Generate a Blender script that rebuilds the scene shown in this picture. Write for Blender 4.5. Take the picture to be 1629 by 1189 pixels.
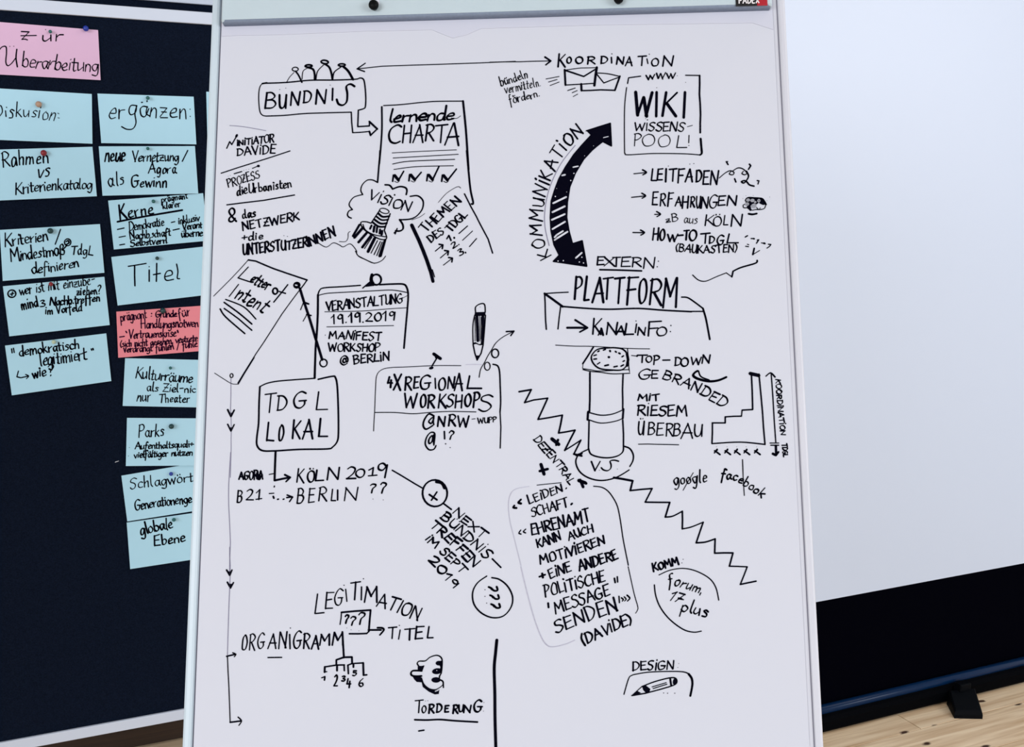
import bpy, math, random
from mathutils import Vector, Matrix
random.seed(7)
S = bpy.context.scene
for o in list(bpy.data.objects): bpy.data.objects.remove(o)
COL = S.collection

# ------------------------------------------------------------------ camera
F_PX = 1600.0
TILT = math.atan(254 / F_PX)
CAM = Vector((0, 0, 1.55))
cam = bpy.data.cameras.new('camera'); camo = bpy.data.objects.new('camera', cam); COL.objects.link(camo)
camo.location = CAM; camo.rotation_euler = (math.pi / 2 - TILT, 0, 0)
cam.sensor_width = 36; cam.lens = 36 * F_PX / 1629; cam.clip_start = .05; cam.clip_end = 50
S.camera = camo
# ------------------------------------------------------------------ world, lamps, exposure
S.view_settings.view_transform = 'Standard'; S.view_settings.look = 'None'
S.view_settings.exposure = -0.12; S.view_settings.gamma = 1; S.view_settings.use_curve_mapping = False
W = bpy.data.worlds.new('room_light'); S.world = W; W.use_nodes = True
W.node_tree.nodes['Background'].inputs[0].default_value = (.91, .95, 1.0, 1)
W.node_tree.nodes['Background'].inputs[1].default_value = 0.80
def area(name, loc, target, sx, sy, power, col):
    l = bpy.data.lights.new(name, 'AREA'); l.shape = 'RECTANGLE'; l.size = sx; l.size_y = sy
    l.energy = power; l.color = col
    o = bpy.data.objects.new(name, l); COL.objects.link(o); o.location = loc
    o.rotation_euler = (Vector(target) - Vector(loc)).to_track_quat('-Z', 'Y').to_euler()
area('fill_light', (-2.8, -3.6, 2.4), (-.5, 2.1, 1.1), 2.6, 1.6, 150, (.95, .97, 1.0))  # unseen soft fill added from the left, aimed at the pin board
area('fill_light', (4.0, -2.2, 2.4), (1.2, 2.4, 1.0), 2.4, 1.6, 120, (.95, .97, 1.0))  # second unseen fill, added on the right towards the screen

area('floor_fill_light', (1.5, 1.7, 2.92), (1.45, 1.85, 0), 1.4, .5, 17, (1.0, .94, .86))  # unseen lamp added to brighten the floor in front of the screen
# ------------------------------------------------------------------ helpers
def obj(name, verts, faces, mat=None, parent=None, smooth=False, mats=None, fm=None):
    me = bpy.data.meshes.new(name); me.from_pydata([tuple(v) for v in verts], [], faces); me.update()
    for m in (mats or ([mat] if mat else [])): me.materials.append(m)
    if fm: me.polygons.foreach_set('material_index', fm)
    if smooth: me.polygons.foreach_set('use_smooth', [True] * len(faces))
    o = bpy.data.objects.new(name, me); COL.objects.link(o)
    if parent: o.parent = parent
    return o
def tag(o, label=None, cat=None, group=None, kind=None):
    if label: o['label'] = label
    if cat: o['category'] = cat
    if group: o['group'] = group
    if kind: o['kind'] = kind
    return o
def empty(name, mtx=None):
    o = bpy.data.objects.new(name, None); COL.objects.link(o); o.empty_display_size = .05
    if mtx: o.matrix_world = mtx
    return o
def frame(o, x, y, z):            # matrix with origin o and axes x, y, z
    m = Matrix((x, y, z)).transposed().to_4x4(); m.translation = o; return m
class MB:
    def __init__(s): s.v = []; s.f = []
    def box(s, x0, x1, y0, y1, z0, z1, b=0.0):
        if b <= 0:
            n = len(s.v)
            s.v += [(x, y, z) for z in (z0, z1) for y in (y0, y1) for x in (x0, x1)]
            s.f += [tuple(n + i for i in q) for q in ((0, 2, 3, 1), (4, 5, 7, 6), (0, 1, 5, 4), (2, 6, 7, 3), (0, 4, 6, 2), (1, 3, 7, 5))]
            return s
        # chamfered on the four long edges in the z = z1 face and all corners (lathe like rings)
        def ring(i, z): return [(x0 + i, y0 + i, z), (x1 - i, y0 + i, z), (x1 - i, y1 - i, z), (x0 + i, y1 - i, z)]
        rs = [ring(b, z0), ring(0, z0 + b), ring(0, z1 - b), ring(b * .3, z1 - b * .3), ring(b, z1)]
        return s.loft(rs)
    def loft(s, rs, cap=True, closed=True):
        n = len(s.v); k = len(rs[0])
        for r in rs: s.v += list(r)
        for j in range(len(rs) - 1):
            for i in range(k if closed else k - 1):
                a = n + j * k + i; b_ = n + j * k + (i + 1) % k
                s.f.append((a, b_, b_ + k, a + k))
        if cap:
            s.f.append(tuple(n + i for i in range(k))[::-1]); s.f.append(tuple(n + (len(rs) - 1) * k + i for i in range(k)))
        return s
    def tube(s, p0, p1, r0, r1=None, k=14):
        p0, p1 = Vector(p0), Vector(p1); r1 = r0 if r1 is None else r1
        d = (p1 - p0).normalized(); a = d.orthogonal().normalized(); b = d.cross(a)
        return s.loft([[p + (a * math.cos(t) + b * math.sin(t)) * r for t in [2 * math.pi * i / k for i in range(k)]] for p, r in ((p0, r0), (p1, r1))])
    def lathe(s, prof, k=14, org=(0, 0, 0)):     # prof: (radius, z)
        o = Vector(org)
        return s.loft([[o + Vector((r * math.cos(2 * math.pi * i / k), r * math.sin(2 * math.pi * i / k), z)) for i in range(k)] for r, z in prof])
    def prism(s, poly, z0, z1):                   # polygon in xy
        return s.loft([[(x, y, z0) for x, y in poly], [(x, y, z1) for x, y in poly]])
    def build(s, name, mat, parent=None, smooth=False): return obj(name, s.v, s.f, mat, parent, smooth)

# ------------------------------------------------------------------ materials
def mat(name, col, rough=.6, metal=0, noise=None, bump=None, spec=.5, coat=0):
    m = bpy.data.materials.new(name); m.use_nodes = True; nt = m.node_tree; b = nt.nodes['Principled BSDF']
    b.inputs['Base Color'].default_value = (*col, 1); b.inputs['Roughness'].default_value = rough
    b.inputs['Metallic'].default_value = metal; b.inputs['Specular IOR Level'].default_value = spec
    b.inputs['Coat Weight'].default_value = coat
    tc = nt.nodes.new('ShaderNodeTexCoord')
    if noise:      # (scale, amount, detail)
        n = nt.nodes.new('ShaderNodeTexNoise'); n.inputs['Scale'].default_value = noise[0]; n.inputs['Detail'].default_value = noise[2]
        nt.links.new(tc.outputs['Object'], n.inputs['Vector'])
        mx = nt.nodes.new('ShaderNodeMix'); mx.data_type = 'RGBA'
        a = noise[1]
        mx.inputs[6].default_value = (*[c * (1 - a) for c in col], 1); mx.inputs[7].default_value = (*[min(1, c * (1 + a)) for c in col], 1)
        nt.links.new(n.outputs['Fac'], mx.inputs[0]); nt.links.new(mx.outputs[2], b.inputs['Base Color'])
    if bump:       # (scale, strength, distance)
        n = nt.nodes.new('ShaderNodeTexNoise'); n.inputs['Scale'].default_value = bump[0]; n.inputs['Detail'].default_value = 4
        nt.links.new(tc.outputs['Object'], n.inputs['Vector'])
        bp = nt.nodes.new('ShaderNodeBump'); bp.inputs['Strength'].default_value = bump[1]; bp.inputs['Distance'].default_value = bump[2]
        nt.links.new(n.outputs['Fac'], bp.inputs['Height']); nt.links.new(bp.outputs[0], b.inputs['Normal'])
    return m
def wood(name, c0, c1, knot, rough=.5, seed=0.0):
    m = bpy.data.materials.new(name); m.use_nodes = True; nt = m.node_tree; b = nt.nodes['Principled BSDF']; L = nt.links.new
    tc = nt.nodes.new('ShaderNodeTexCoord'); oi = nt.nodes.new('ShaderNodeObjectInfo')
    mul = nt.nodes.new('ShaderNodeVectorMath'); mul.operation = 'SCALE'; mul.inputs[3].default_value = 9.0
    cmb = nt.nodes.new('ShaderNodeCombineXYZ'); L(oi.outputs['Random'], cmb.inputs[0]); L(oi.outputs['Random'], cmb.inputs[2])
    L(cmb.outputs[0], mul.inputs[0])
    add = nt.nodes.new('ShaderNodeVectorMath'); L(tc.outputs['Object'], add.inputs[0]); L(mul.outputs[0], add.inputs[1])
    mp = nt.nodes.new('ShaderNodeMapping'); mp.inputs['Scale'].default_value = (1.1, 24, 3); L(add.outputs[0], mp.inputs[0])
    n = nt.nodes.new('ShaderNodeTexNoise'); n.inputs['Scale'].default_value = 2.2; n.inputs['Detail'].default_value = 6; n.inputs['Distortion'].default_value = .45; L(mp.outputs[0], n.inputs[0])
    r = nt.nodes.new('ShaderNodeValToRGB'); r.color_ramp.elements[0].position = .3; r.color_ramp.elements[1].position = .72
    r.color_ramp.elements[0].color = (*c0, 1); r.color_ramp.elements[1].color = (*c1, 1); L(n.outputs['Fac'], r.inputs[0])
    mp2 = nt.nodes.new('ShaderNodeMapping'); mp2.inputs['Scale'].default_value = (4.2, 8.6, 1); wn = nt.nodes.new('ShaderNodeTexNoise'); wn.inputs['Scale'].default_value = 22; L(add.outputs[0], wn.inputs[0])
    wa = nt.nodes.new('ShaderNodeVectorMath'); wa.operation = 'MULTIPLY_ADD'; L(wn.outputs['Color'], wa.inputs[0]); wa.inputs[1].default_value = (.03, .012, 0); L(add.outputs[0], wa.inputs[2]); L(wa.outputs[0], mp2.inputs[0])
    v = nt.nodes.new('ShaderNodeTexVoronoi'); v.voronoi_dimensions = '2D'; v.inputs['Scale'].default_value = 1.0; L(mp2.outputs[0], v.inputs[0])
    kr = nt.nodes.new('ShaderNodeValToRGB'); kr.color_ramp.elements[0].position = .04; kr.color_ramp.elements[1].position = .085
    kr.color_ramp.elements[0].color = (1, 1, 1, 1); kr.color_ramp.elements[1].color = (0, 0, 0, 1); L(v.outputs['Distance'], kr.inputs[0])
    mx = nt.nodes.new('ShaderNodeMix'); mx.data_type = 'RGBA'; sp = nt.nodes.new('ShaderNodeSeparateColor'); L(v.outputs['Color'], sp.inputs[0])
    gt = nt.nodes.new('ShaderNodeMath'); gt.operation = 'GREATER_THAN'; gt.inputs[1].default_value = .42; L(sp.outputs[0], gt.inputs[0])
    ml = nt.nodes.new('ShaderNodeMath'); ml.operation = 'MULTIPLY'; L(kr.outputs[0], ml.inputs[0]); L(gt.outputs[0], ml.inputs[1]); L(ml.outputs[0], mx.inputs[0]); L(r.outputs[0], mx.inputs[6]); mx.inputs[7].default_value = (*knot, 1)
    L(mx.outputs[2], b.inputs['Base Color']); b.inputs['Roughness'].default_value = rough
    bp = nt.nodes.new('ShaderNodeBump'); bp.inputs['Strength'].default_value = .15; bp.inputs['Distance'].default_value = .002
    L(n.outputs['Fac'], bp.inputs['Height']); L(bp.outputs[0], b.inputs['Normal'])
    return m
M = dict(
    paper=mat('white_paper', (.575, .588, .66), .85, noise=(2.5, .012, 2), bump=(3, .06, .004), spec=.2),
    paper_strip=mat('torn_paper', (.55, .56, .65), .85, bump=(14, .10, .002), spec=.2),
    ink=mat('marker_ink', (.0015, .0015, .006), .8, spec=.02),
    ink_grey=mat('dry_marker_ink', (.20, .19, .28), .7, spec=.2),
    ink_pale=mat('faint_marker_ink', (.46, .45, .55), .8, spec=.2),
    bar=mat('light_blue_grey_plastic', (.47, .56, .61), .5, noise=(40, .03, 3)),
    lip=mat('slate_grey_underside_shade', (.17, .21, .29), .6, noise=(300, .18, 3), bump=(400, .2, .001)),  # shade under the clip bar put into a darker colour
    frame=mat('pale_blue_lacquered_steel', (.52, .61, .68), .4, noise=(12, .03, 3)),
    frame_warm=mat('worn_white_lacquered_steel', (.57, .575, .64), .45, noise=(9, .05, 5)),
    groove=mat('dark_frame_groove', (.16, .16, .21), .7),
    black=mat('black_plastic', (.002, .002, .003), .45, spec=.1),
    felt=mat('navy_felt', (.0042, .0075, .0175), .95, noise=(420, .8, 4), bump=(700, .5, .001), spec=.03),
    rail=mat('white_board_rail', (.56, .62, .74), .45),
    card=mat('light_blue_card', (.415, .68, .83), .85, noise=(30, .02, 3), bump=(30, .05, .002), spec=.2),
    pink=mat('pale_pink_card', (.66, .435, .62), .85, noise=(30, .02, 3), spec=.2),
    coral=mat('coral_pink_card', (.76, .245, .295), .85, noise=(30, .03, 3), spec=.2),
    purple_ink=mat('dark_purple_ink', (.022, .002, .022), .8, spec=.02),
    green_pin=mat('green_pin_plastic', (.010, .11, .11), .3), dark_pin=mat('dark_green_pin_plastic', (.004, .04, .045), .3),
    red_pin=mat('red_pin_plastic', (.22, .006, .014), .3), blue_pin=mat('blue_pin_plastic', (.008, .03, .30), .2),
    tan_pin=mat('wooden_pin_head', (.42, .27, .19), .5), pale_pin=mat('pale_yellow_pin_plastic', (.50, .60, .44), .4),
    steel=mat('pin_steel', (.5, .5, .52), .3, 1),
    screen=mat('white_screen_cloth', (.60, .67, .81), .9, noise=(1.2, .012, 2), spec=.1),
    screen_black=mat('black_screen_cloth', (.0009, .001, .003), .95, spec=.01),
    case=mat('black_casing', (.0007, .001, .002), .7, spec=.03), tube=mat('blue_highlight_tube', (.002, .017, .060), .26, .0, noise=(60, .1, 3), spec=.16),  # tube: blue highlight along the casing put into its base colour
    foot=mat('matt_black_foot', (.0008, .0015, .003), .6, spec=.08),
    badge_black=mat('badge_black', (.004, .004, .006), .3), badge_red=mat('badge_red', (.38, .008, .02), .35),
    badge_text=mat('badge_lettering', (.8, .76, .78), .5),
    wall=mat('off_white_plaster', (.62, .62, .62), .9, noise=(6, .03, 4), bump=(60, .2, .002)),
    metal_leg=mat('grey_steel_leg', (.32, .33, .35), .35, .8),
    planks=wood('pine_plank', (.60, .40, .23), (.97, .79, .56), (.055, .022, .012)),
    dark_wood=wood('dark_stained_wood', (.016, .007, .003), (.040, .019, .008), (.006, .003, .002), .8),
    subfloor=mat('dark_subfloor', (.03, .02, .015), .9),
)

# ------------------------------------------------------------------ geometry of the place
cR = Vector((1, 0, 0)); cF = Vector((0, math.cos(TILT), -math.sin(TILT))); cU = Vector((0, math.sin(TILT), math.cos(TILT)))
def ray(px, py): return cR * ((px - 814.5) / F_PX) + cU * ((594.5 - py) / F_PX) + cF
RU = Vector((3785, 1620, 0)).normalized()           # the direction in which screen, pin board and planks run
RN = Vector((RU.y, -RU.x, 0))                        # towards the camera side
Z = Vector((0, 0, 1))
PIN_D, SCR_D, WALL_D = 2.187, 2.270, 2.976
BRD_R = Vector((.99909014, -.0377644, .01981754)); BRD_U = Vector((-.00738207, .30452873, .95247454)); BRD_U.normalize()
BRD_N = BRD_R.cross(BRD_U); BRD_N = BRD_N if BRD_N.y < 0 else -BRD_N
BRD_R = BRD_U.cross(BRD_N); BRD_O = CAM + ray(790, 594) * 1.16
class Plane:
    """a flat surface of the place: origin, right, up, normal; loc() reads where a sight line meets it, in its own metres"""
    def __init__(s, o, r, u, n): s.o, s.r, s.u, s.n = o, r, u, n; s.m = frame(o, r, u, n)
    def loc(s, px, py, w=0.0):
        d = ray(px, py); h = CAM + d * (((s.o - CAM).dot(s.n) + w) / d.dot(s.n)) - s.o
        return (h.dot(s.r), h.dot(s.u))
BOARD = Plane(BRD_O, BRD_R, BRD_U, BRD_N)
PIN = Plane(-RN * PIN_D, RU, Z, RN)
FLOOR = Plane(Vector((0, 0, 0)), RU, -RN, Z)
SCR = Plane(-RN * SCR_D, RU, Z, RN)

# ------------------------------------------------------------------ setting: floor, wall
fl = empty('floor', frame(Vector((0, 0, 0)), RU, -RN, Z)); tag(fl, kind='structure')
fb = MB().box(-3.6, 4.4, -1.9, WALL_D + .12, -.10, -.022).build('subfloor', M['subfloor'], fl)
pw = .168; y1 = WALL_D - .0
k = 0
while y1 > -1.8:
    y0 = y1 - pw
    cuts = [-3.6, -3.6 + 1.2 + (k * 1.37) % 2.3, 1.05 + (k * .73) % 1.7, 4.4] if k else [-3.6, .7, 4.4]
    for a, b in zip(cuts, cuts[1:]):
        g = .0012
        MB().box(a + g, b - g, y0 + g, y1 - g, -.022, random.uniform(-.0008, .0), .0012).build('plank', M['planks'], fl)
    y1 = y0; k += 1
wl = empty('wall_back', frame(-RN * WALL_D, RU, Z, RN)); tag(wl, kind='structure')
MB().box(-3.6, 4.4, 0, 3.0, -.12, 0).build('plaster', M['wall'], wl)
cg = MB().box(-3.6, 4.4, 3.0, 3.1, -.12, 5.2).build('ceiling', M['wall']); cg.matrix_world = frame(-RN * WALL_D, RU, Z, RN); tag(cg, kind='structure')
bb = empty('baseboard_back', frame(-RN * (WALL_D - .001), RU, Z, RN)); tag(bb, kind='structure')
for a, b in ((-3.6, -.9), (-.9, 1.75), (1.75, 4.4)):
    MB().box(a + .001, b - .001, .004, .26, 0, .02, .004).build('board', M['dark_wood'], bb)

# ------------------------------------------------------------------ single stroke lettering
GL = {}
def G(ch, w, s):
    st = []
    for part in s.split(';'):
        part = part.strip(); cv = part[0] == '~'; part = part.lstrip('~')
        st.append((cv, [tuple(float(t) / 100 for t in p.split(',')) for p in part.split()]))
    GL[ch] = (w / 100, st)
G('A', 62, '0,0 33,100; 33,100 62,0; 10,38 58,40')
G('B', 54, '4,0 7,100; ~4,97 30,100 48,80 36,60 7,53; ~7,53 40,52 54,28 36,4 2,1')
G('C', 54, '~54,92 36,100 12,80 1,45 12,10 32,0 54,10')
G('D', 56, '5,0 6,98; ~0,97 30,98 54,70 54,38 34,8 2,1')
G('E', 48, '4,1 6,98; 5,97 48,100; 5,53 40,56; 4,1 48,4')
G('F', 48, '4,0 6,98; 4,96 50,100; 5,53 40,56')
G('G', 60, '~57,90 38,100 12,82 1,45 12,8 34,0 52,18 54,42; 28,44 62,46')
G('H', 56, '3,0 5,100; 53,0 54,100; 4,50 54,53')
G('I', 8, '4,0 5,100')
G('¡', 12, '4,0 7,82; 8,112 9,116')
G('J', 40, '~36,100 36,25 20,0 0,10')
G('K', 54, '4,0 8,100; 52,98 6,42; 16,52 54,0')
G('L', 46, '8,100 3,4; 3,4 46,5')
G('M', 74, '2,0 10,98; 10,98 36,38; 36,38 64,100; 64,100 72,0')
G('N', 58, '2,0 6,98; 6,98 52,4; 52,4 57,100')
G('O', 58, '~30,100 8,82 1,45 12,8 30,0 50,14 58,52 48,88 30,100 22,96')
G('P', 50, '5,0 7,98; ~0,95 30,100 50,82 42,60 22,48 6,46')
G('R', 54, '4,0 7,98; ~0,95 30,100 50,82 42,60 22,50 6,48; 18,50 54,0')
G('S', 50, '~50,90 34,100 12,88 10,66 34,52 46,30 34,6 16,0 0,12')
G('ſ', 60, '~60,92 44,100 30,90 34,55 34,20 22,1 8,8 0,28')
G('T', 58, '30,0 30,96; 0,94 58,99')
G('U', 54, '~3,100 4,50 10,12 26,0 42,14 50,50 52,100; 52,100 54,0')
G('V', 55, '0,100 27,0; 27,0 56,100')
G('W', 84, '0,100 18,2; 18,2 42,78; 42,78 64,0; 64,0 84,100')
G('X', 52, '0,98 52,0; 52,100 0,0')
G('Y', 52, '0,100 26,52; 52,100 20,0')
G('Z', 52, '2,97 50,98; 50,98 2,3; 2,3 52,4; 12,50 42,52')
G('a', 40, '~36,44 18,52 4,32 10,4 24,2 36,40; ~36,50 35,16 44,2')
G('b', 40, '4,100 4,2; ~4,36 22,52 38,36 32,6 14,0 4,12')
G('c', 34, '~34,44 20,52 4,34 6,8 20,0 36,8')
G('d', 42, '~36,42 20,50 4,30 10,2 26,4 36,30; 38,100 36,8; ~36,12 38,2 44,2')
G('e', 36, '~4,24 32,32 28,50 12,46 3,22 12,2 36,8')
G('f', 32, '~34,92 22,100 14,78 12,30 8,-36; 0,48 30,52')
G('g', 42, '~38,42 20,52 4,32 10,4 24,4 36,38; ~38,50 38,-10 26,-38 6,-30')
G('h', 40, '4,100 4,0; ~4,26 18,50 32,42 34,0')
G('i', 14, '6,50 6,2; 8,72 9,76')
G('k', 38, '4,100 4,0; 34,50 4,22; 12,28 38,0')
G('l', 16, '~8,100 6,20 14,0')
G('m', 62, '4,50 4,0; ~4,26 16,50 28,42 30,0; ~30,26 42,50 54,42 58,0')
G('n', 40, '4,50 4,0; ~4,26 18,50 32,42 36,0')
G('o', 38, '~20,52 4,38 6,8 20,0 36,14 34,42 20,52')
G('p', 40, '4,50 2,-40; ~4,34 20,52 38,36 30,6 14,2 4,12')
G('q', 40, '~38,42 20,52 4,32 10,4 24,4 36,38; 38,50 36,-40')
G('r', 30, '4,50 4,0; ~4,24 14,44 32,50')
G('s', 32, '~32,46 18,52 8,40 26,24 24,4 2,4')
G('t', 30, '12,84 12,6; ~12,10 18,0 30,4; 0,52 30,54')
G('u', 42, '~4,50 4,12 16,0 34,24; 36,50 38,0')
G('v', 36, '0,50 16,0; 16,0 36,52')
G('w', 56, '0,50 14,2; 14,2 28,44; 28,44 42,0; 42,0 58,52')
G('x', 36, '0,50 36,0; 36,52 0,0')
G('y', 38, '0,50 18,8; 38,50 6,-40')
G('z', 40, '2,50 34,50; 34,50 2,2; 2,2 40,2; 8,26 32,28')
G('ß', 44, '~2,-38 6,40 10,88 28,96 34,74 20,54 42,36 36,6 14,4')
G('0', 50, '~26,100 6,76 2,36 20,0 42,16 50,60 40,94 26,100')
G('1', 34, '0,66 24,100; 24,100 22,0')
G('2', 50, '~4,84 24,100 44,84 34,46 2,4; 2,4 52,4')
G('3', 46, '~4,92 28,100 42,82 18,54 44,36 36,4 2,4')
G('4', 48, '14,100 2,42; 2,42 48,42; 34,70 32,0')
G('5', 46, '44,98 10,98; 10,98 8,58; ~8,58 36,60 44,28 24,0 2,6')
G('6', 44, '~38,100 12,66 3,24 18,0 40,14 34,42 6,34')
G('7', 48, '0,96 46,98; 46,98 14,0; 12,50 42,52')
G('9', 44, '~38,78 24,100 6,88 6,62 22,54 38,80; 40,92 36,0')
G('?', 42, '~2,82 14,98 36,92 38,72 20,48 16,26; 14,2 15,5')
G('¿', 42, '~2,82 14,98 36,92 38,72 20,48 12,8')
G('!', 10, '6,100 5,30; 4,2 5,5')
G('.', 8, '3,2 5,5'); G('·', 10, '3,40 6,42'); G(':', 10, '4,14 5,18; 5,62 6,66'); G(',', 12, '7,8 2,-16')
G('-', 36, '2,46 34,49'); G('+', 40, '2,40 40,42; 21,62 20,18'); G('/', 34, '0,-14 34,110'); G('=', 36, '0,30 34,32; 0,52 34,54')
G('(', 22, '~20,108 4,70 4,30 18,-10'); G(')', 22, '~2,108 18,70 18,30 0,-10')
G('"', 22, '4,104 2,72; 18,106 16,74'); G("'", 8, '6,104 2,72')
G('@', 66, '~50,34 34,24 22,42 34,66 50,60; ~50,66 48,30 60,26 64,60 44,96 12,80 2,36 22,0 56,6')
G('~', 60, '~2,14 22,22 40,6 60,16'); G('>', 46, '0,42 44,46; 26,66 44,46; 44,46 24,24')
for a, b in (('Ä', 'A'), ('Ö', 'O'), ('Ü', 'U')):
    w, st = GL[b]; GL[a] = (w, st + [(False, [(w * .3, 1.16), (w * .32, 1.19)]), (False, [(w * .72, 1.18), (w * .74, 1.21)])])
for a, b in (('ä', 'a'), ('ö', 'o'), ('ü', 'u')):
    w, st = GL[b]; GL[a] = (w, st + [(False, [(w * .25, .70), (w * .27, .74)]), (False, [(w * .75, .72), (w * .77, .76)])])

def crom(P, n=5):
    if len(P) < 3: return P
    out = []
    cl = math.dist(P[0], P[-1]) < 1e-6
    for i in range(len(P) - 1):
        p0 = P[i - 1] if i else (P[-2] if cl else P[0]); p1, p2 = P[i], P[i + 1]
        p3 = P[i + 2] if i + 2 < len(P) else (P[1] if cl else P[-1])
        for j in range(n):
            t = j / n
            out.append(tuple(.5 * (2 * b + (c - a) * t + (2 * a - 5 * b + 4 * c - d) * t * t + (3 * b - a - 3 * c + d) * t ** 3)
                             for a, b, c, d in zip(p0, p1, p2, p3)))
    out.append(P[-1]); return out

class Pen:
    """collects marker strokes in the flat coordinates of one zoomed view and lays them on a plane"""
    def __init__(s, plane, parent, lift=.0004, z=(0, 0, 1.0), liftf=None):
        s.pl, s.par, s.lift, s.z, s.lf = plane, parent, lift, z, liftf; s.clear()
    def clear(s): s.V = []; s.F = []; s.K = []
    def view(s, ox, oy, k): s.z = (ox, oy, k); return s
    def P(s, p): return (s.z[0] + p[0] / s.z[2], s.z[1] + p[1] / s.z[2])
    def _disc(s, c, r, k=8):
        n = len(s.V); s.V += [(c[0] + r * math.cos(2 * math.pi * i / k), c[1] + r * math.sin(2 * math.pi * i / k)) for i in range(k)]
        s.F.append(tuple(range(n, n + k)))
    def raw(s, pts, w, smooth=True, chisel=.4, taper=False):      # pts in photo pixels, w in pixels
        s.K.append(len(s.V)); w *= 1.20 * random.uniform(.86, 1.14)
        if smooth: pts = crom(pts, 5)
        W = []
        for i in range(len(pts) - 1):
            (x0, y0), (x1, y1) = pts[i], pts[i + 1]; dx, dy = x1 - x0, y1 - y0; L = math.hypot(dx, dy)
            if L < 1e-6: W.append(w); continue
            W.append(w * ((1 - chisel) + chisel * 1.35 * abs((dx * .766 + dy * .643) * .0 + (dx * .643 + dy * .766)) / L))
        if not W: return s
        vw = [W[0]] + [(a + b) / 2 for a, b in zip(W, W[1:])] + [W[-1]]
        if taper: 
            for i in range(len(vw)): vw[i] *= .45 + .55 * (1 - i / (len(vw) - 1))
        for i in range(len(pts) - 1):
            (x0, y0), (x1, y1) = pts[i], pts[i + 1]; L = math.hypot(x1 - x0, y1 - y0)
            if L < 1e-6: continue
            nx, ny = -(y1 - y0) / L / 2, (x1 - x0) / L / 2; a, b = vw[i], vw[i + 1]; n = len(s.V)
            s.V += [(x0 + nx * a, y0 + ny * a), (x1 + nx * b, y1 + ny * b), (x1 - nx * b, y1 - ny * b), (x0 - nx * a, y0 - ny * a)]
            s.F.append((n, n + 1, n + 2, n + 3))
        for p, q in zip(pts, vw): s._disc(p, q / 2, 8)
        return s
    def line(s, txt, w=1.6, smooth=False, chisel=.25, taper=False):  # several strokes separated by ';' ; '~' = smooth
        for part in txt.split(';'):
            part = part.strip()
            if not part: continue
            cv = smooth or part[0] == '~'; pts = [s.P(tuple(float(t) for t in p.split(','))) for p in part.lstrip('~').split()]
            if len(pts) == 1: s.K.append(len(s.V)); s._disc(pts[0], w / 2, 10); continue
            if not cv:
                q = []
                for (x0, y0), (x1, y1) in zip(pts, pts[1:]):
                    q.append((x0, y0))
                    if math.hypot(x1 - x0, y1 - y0) > 25: q.append(((x0 + x1) / 2 + random.uniform(-.35, .35), (y0 + y1) / 2 + random.uniform(-.35, .35)))
                q.append(pts[-1]); pts = q
            s.raw(pts, w, cv, chisel, taper)
        return s
    def ell(s, cx, cy, rx, ry, w=1.5, a0=0, a1=360, rot=0, n=22):
        c, d = math.cos(math.radians(rot)), math.sin(math.radians(rot)); P = []
        for i in range(n + 1):
            t = math.radians(a0 + (a1 - a0) * i / n); x, y = rx * math.cos(t), ry * math.sin(t); P.append(s.P((cx + x * c - y * d, cy + x * d + y * c)))
        return s.raw(P, w, False, .2)
    def blob(s, cx, cy, rx, ry, rot=0):
        c, d = math.cos(math.radians(rot)), math.sin(math.radians(rot)); n = len(s.V); s.K.append(n)
        for i in range(16):
            t = 2 * math.pi * i / 16; x, y = rx * math.cos(t), ry * math.sin(t); s.V.append(s.P((cx + x * c - y * d, cy + x * d + y * c)))
        s.F.append(tuple(range(n, n + 16))); return s
    def poly(s, txt):
        pts = [s.P(tuple(float(t) for t in p.split(','))) for p in txt.split()]; n = len(s.V); s.K.append(n); s.V += pts
        from mathutils.geometry import tessellate_polygon
        for t in tessellate_polygon([[Vector((x, y, 0)) for x, y in pts]]): s.F.append(tuple(n + i for i in t))
        return s
    def glyph(s, ch, box, w, jit=.012, chisel=.4):                     # box x0,top,x1,bottom in view coordinates
        if ch not in GL: return s
        gw, st = GL[ch]; x0, yt, x1, yb = box; gw = max(gw, .02)
        h = abs(yb - yt); sh = .07 if gw > .2 else .0
        for cv, pts in st:
            q = [s.P((x0 + (x1 - x0) * px / gw + (py - .5) * sh * h + random.gauss(0, jit) * h, yb + (yt - yb) * py + random.gauss(0, jit) * h)) for px, py in pts]
            s.raw(q, w, cv, chisel)
        return s
    def letters(s, text, boxes, w=2.0):
        for ch, b in zip(text, boxes): s.glyph(ch, b, w)
        return s
    def text(s, text, path, h, w=1.6, h1=None, slant=.06, gap=.13, jit=.02, chisel=.4, bob=.02):
        """text set along a baseline path (list of points in view coordinates)"""
        P = [s.P(p) for p in path]; h = h / s.z[2]; h1 = h if h1 is None else h1 / s.z[2]
        if len(P) > 2: P = crom(P, 6)
        D = [0]
        for a, b in zip(P, P[1:]): D.append(D[-1] + math.dist(a, b))
        adv = []; x = 0
        for ch in text:
            if ch == ' ': x += .34; continue
            adv.append((ch, x)); x += GL[ch][0] + gap if ch in GL else .3
        tot = x - gap; T = D[-1]
        def at(t):
            t = max(0, min(T, t)); i = 0
            while i < len(D) - 2 and D[i + 1] < t: i += 1
            k = (t - D[i]) / max(1e-9, D[i + 1] - D[i]); a, b = P[i], P[i + 1]; L = math.dist(a, b)
            return (a[0] + (b[0] - a[0]) * k, a[1] + (b[1] - a[1]) * k), ((b[0] - a[0]) / L, (b[1] - a[1]) / L)
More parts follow.
